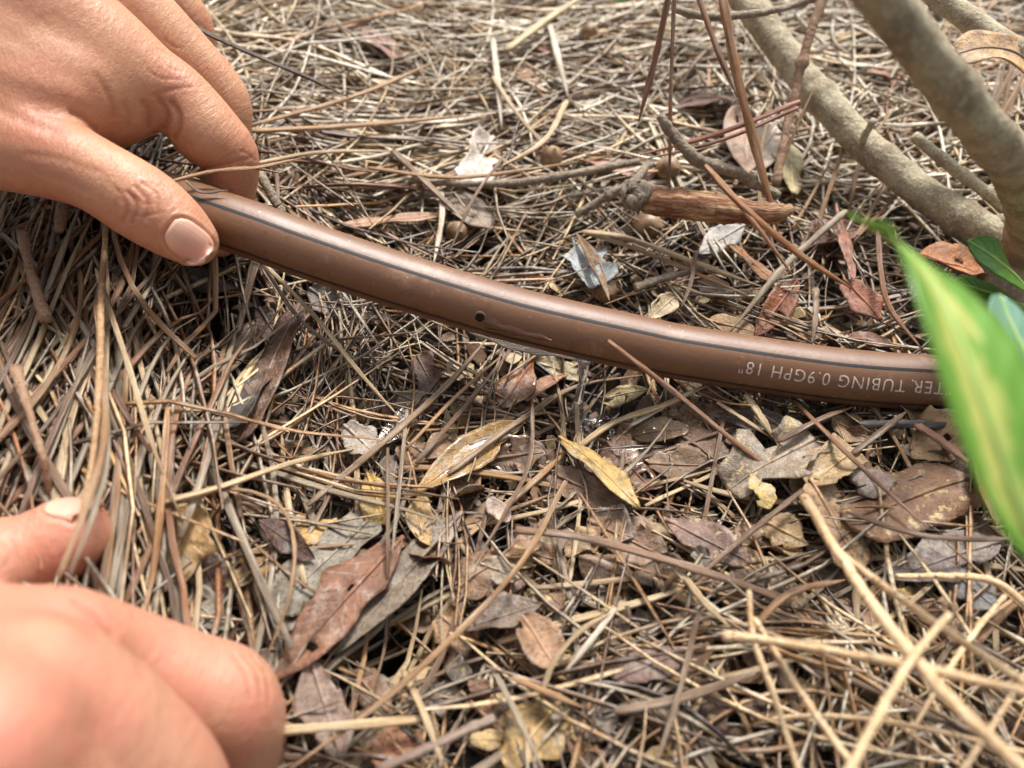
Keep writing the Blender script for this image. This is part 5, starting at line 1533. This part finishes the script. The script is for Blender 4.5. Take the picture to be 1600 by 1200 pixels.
# upper hand pinching the tube (a left hand)
make_hand('hand', 'tan bare hand pinching the brown tube between thumb and forefinger',
    fingers=[
        [(-60, 195, 196, 13), (30, 228, 193, 11), (80, 244, 192, 9.8), (150, 274, 192, 8.5), (222, 318, 194, 8.9), (270, 352, 196, 7.8), (303, 378, 198, 6.0)],
        [(60, 15, 198, 13.5), (150, 75, 204, 12.5), (222, 124, 209, 10.2), (278, 150, 212, 7.9), (322, 206, 216, 8.9), (362, 243, 220, 6.9), (361, 295, 225, 6.5), (357, 330, 227, 5.6)],
        [(110, -45, 212, 13), (210, 28, 219, 11), (290, 98, 226, 9.0), (330, 135, 230, 8.0), (352, 168, 233, 7.3), (352, 230, 237, 6.6), (346, 320, 240, 6.2), (342, 372, 232, 5.6)],
        [(120, -110, 228, 12), (190, -55, 234, 10), (255, 0, 240, 8.6), (297, 48, 246, 7.0), (292, 110, 250, 6.5), (280, 160, 252, 5.8)],
        [(90, -170, 242, 10), (190, -100, 252, 7.8), (245, -50, 258, 6.6), (240, 20, 262, 6.0)]],
    palm=[
        [(-760, 0, 203, 25), (-560, 30, 201, 23.5), (-380, 50, 200, 22)],
        [(-380, 60, 198, 19), (-150, 30, 196, 17), (60, 15, 198, 13.5)],
        [(-380, 30, 208, 19), (-120, -10, 208, 16), (110, -45, 212, 13)],
        [(-380, -20, 220, 17), (-120, -60, 222, 15), (120, -110, 228, 12)],
        [(-380, -60, 230, 15), (-120, -120, 236, 13), (90, -170, 242, 10)],
        [(-380, 110, 196, 17), (-200, 150, 194, 16), (-60, 190, 195, 13.5)],
        [(-60, 170, 196, 14), (40, 130, 198, 12.5), (110, 90, 203, 12)],
        [(50, 190, 194, 7.5), (100, 158, 198, 8), (160, 130, 204, 9)],
        [(150, 140, 206, 8), (180, 172, 209, 5.4), (222, 162, 211, 5.6)]],
    kpalm=10, kfinger=4.0, mk='skin_left', h=0.52,
    creases=[
        ([(184, 296), (200, 322), (190, 350)], 0.3, 0.6), ([(252, 286), (268, 300), (270, 318)], 0.3, 0.6), ([(170, 284), (180, 308), (170, 336)], 0.25, 0.6), ([(200, 300), (214, 322), (206, 348)], 0.7, 0.7), ([(212, 292), (230, 314), (228, 344)], 0.5, 0.7), ([(222, 286), (244, 302), (248, 334)], 0.5, 0.7), ([(236, 286), (256, 298), (262, 322)], 0.4, 0.6),
        ([(190, 312), (198, 330), (192, 346)], 0.35, 0.6), ([(208, 305), (222, 318), (240, 318)], 0.3, 0.5), ([(200, 336), (220, 338), (244, 334)], 0.3, 0.5),
        ([(178, 290), (186, 306), (180, 330)], 0.25, 0.7), ([(160, 268), (166, 290), (158, 312)], 0.2, 0.8),
        ([(250, 156), (260, 172), (260, 190), (252, 208)], 0.7, 1.2), ([(268, 160), (279, 176), (280, 198), (272, 216)], 0.9, 1.1), ([(224, 160), (234, 176), (232, 198)], 0.5, 1.4), ([(240, 150), (270, 140), (300, 136)], 0.35, 0.7),
        ([(196, 166), (204, 180), (200, 200)], 0.35, 1.4), ([(250, 90), (262, 104), (280, 112)], 0.3, 0.6), ([(246, 76), (262, 84), (280, 90)], 0.3, 0.6), ([(258, 62), (270, 72), (284, 76)], 0.25, 0.6),
        ([(232, 110), (250, 122), (280, 124)], 0.3, 0.6), ([(112, 176), (136, 188), (150, 204)], 0.7, 1.2), ([(60, 176), (100, 186), (140, 200)], 0.4, 1.5),
        ([(320, 262), (350, 258), (392, 246)], 0.4, 0.7), ([(376, 236), (390, 242), (398, 250)], 0.3, 0.5),
        ([(0, 170), (40, 190), (90, 205)], 0.45, 2.2), ([(60, 270), (100, 282), (140, 300)], 0.2, 1.2), ([(40, 240), (100, 250), (150, 268)], 0.2, 1.2),
        ([(150, 120), (170, 150), (180, 180)], 0.35, 1.3), ([(0, 110), (60, 130), (120, 150)], -0.35, 3.5), ([(-20, 20), (60, 60), (150, 110)], -0.3, 3.5)],
    reds=[(262, 92, 9, 0.35), (228, 318, 10, 0.35), (70, 185, 16, 0.5), (300, 345, 8, 0.25), (380, 235, 9, 0.35), (360, 300, 9, 0.45), (100, 10, 16, 0.3), (255, 180, 8, 0.3), (170, 205, 9, 0.35), (330, 60, 10, 0.3)],
    nails=[(296, 378, img_dir(0.80, 0.56, 0.10), 9.3, 9.8, img_dir(0.14, -0.12, -1.0))])

# lower hand, a half-closed right hand pressing the straw aside
make_hand('hand', 'pink bare fist resting on the straw heap with its thumb tucked in front',
    fingers=[
        [(-140, 915, 150, 11.5), (-50, 893, 158, 10), (30, 876, 163, 8.7), (75, 858, 165, 8.4), (110, 840, 166, 8.3)],
        [(95, 1014, 132, 9.9), (160, 1030, 139, 9.5), (225, 1052, 144, 9.6), (300, 1076, 148, 9.4), (350, 1098, 151, 9.9), (368, 1165, 157, 9.3), (348, 1260, 163, 8.7), (270, 1300, 165, 8)],
        [(58, 1078, 116, 10.4), (116, 1116, 119, 10.6), (168, 1160, 122, 10.7), (248, 1246, 128, 10.7), (265, 1340, 136, 9.8), (200, 1400, 148, 9)],
        [(-40, 1170, 102, 11), (60, 1280, 109, 10), (140, 1390, 115, 10), (150, 1480, 124, 9.4), (60, 1540, 134, 8.6)]],
    palm=[
        [(-900, 1015, 121, 24), (-680, 1022, 122, 23), (-480, 1030, 124, 20)],
        [(-480, 1030, 130, 16), (-200, 1018, 130, 11.5), (60, 1014, 131, 9.8)],
        [(-480, 1070, 120, 16), (-200, 1070, 117, 12), (50, 1084, 116, 10.2)],
        [(-500, 1130, 112, 15), (-240, 1150, 106, 12), (-40, 1170, 102, 11)],
        [(-420, 1000, 140, 15), (-260, 950, 144, 13), (-140, 915, 150, 11.5)],
        [(-140, 960, 146, 11), (-60, 1000, 144, 9), (0, 1040, 146, 8)],
        [(-100, 1120, 140, 12), (40, 1190, 152, 9), (150, 1280, 160, 8)]],
    kpalm=7, kfinger=3.0, mk='skin_right',
    creases=[
        ([(380, 1022), (402, 1052), (408, 1086)], 0.45, 0.9), ([(394, 1026), (416, 1056), (421, 1092)], 0.45, 0.9), ([(364, 1022), (386, 1056), (390, 1090)], 0.35, 0.9), ([(376, 1040), (396, 1060), (420, 1070)], 0.25, 0.7), ([(196, 1000), (214, 1030), (222, 1060)], 0.2, 1.4), ([(120, 940), (150, 962), (172, 990)], 0.5, 1.6),
        ([(60, 955), (100, 962), (140, 990)], 0.35, 3.0),
        ([(0, 850), (14, 866), (8, 884)], 0.35, 0.8), ([(16, 846), (26, 862), (22, 880)], 0.3, 0.7)],
    reds=[(105, 962, 8, 0.5), (165, 1100, 7, 0.3), (60, 1060, 8, 0.4), (250, 1000, 6, 0.3), (400, 1115, 5, 0.45), (20, 1120, 12, 0.35), (110, 860, 9, 0.3), (320, 1040, 10, 0.2), (140, 800, 6, 0.3)],
    nails=[(112, 784, img_dir(0.86, -0.42, 0.1), 9.0, 9.5, img_dir(-0.36, -0.90, -0.06))])
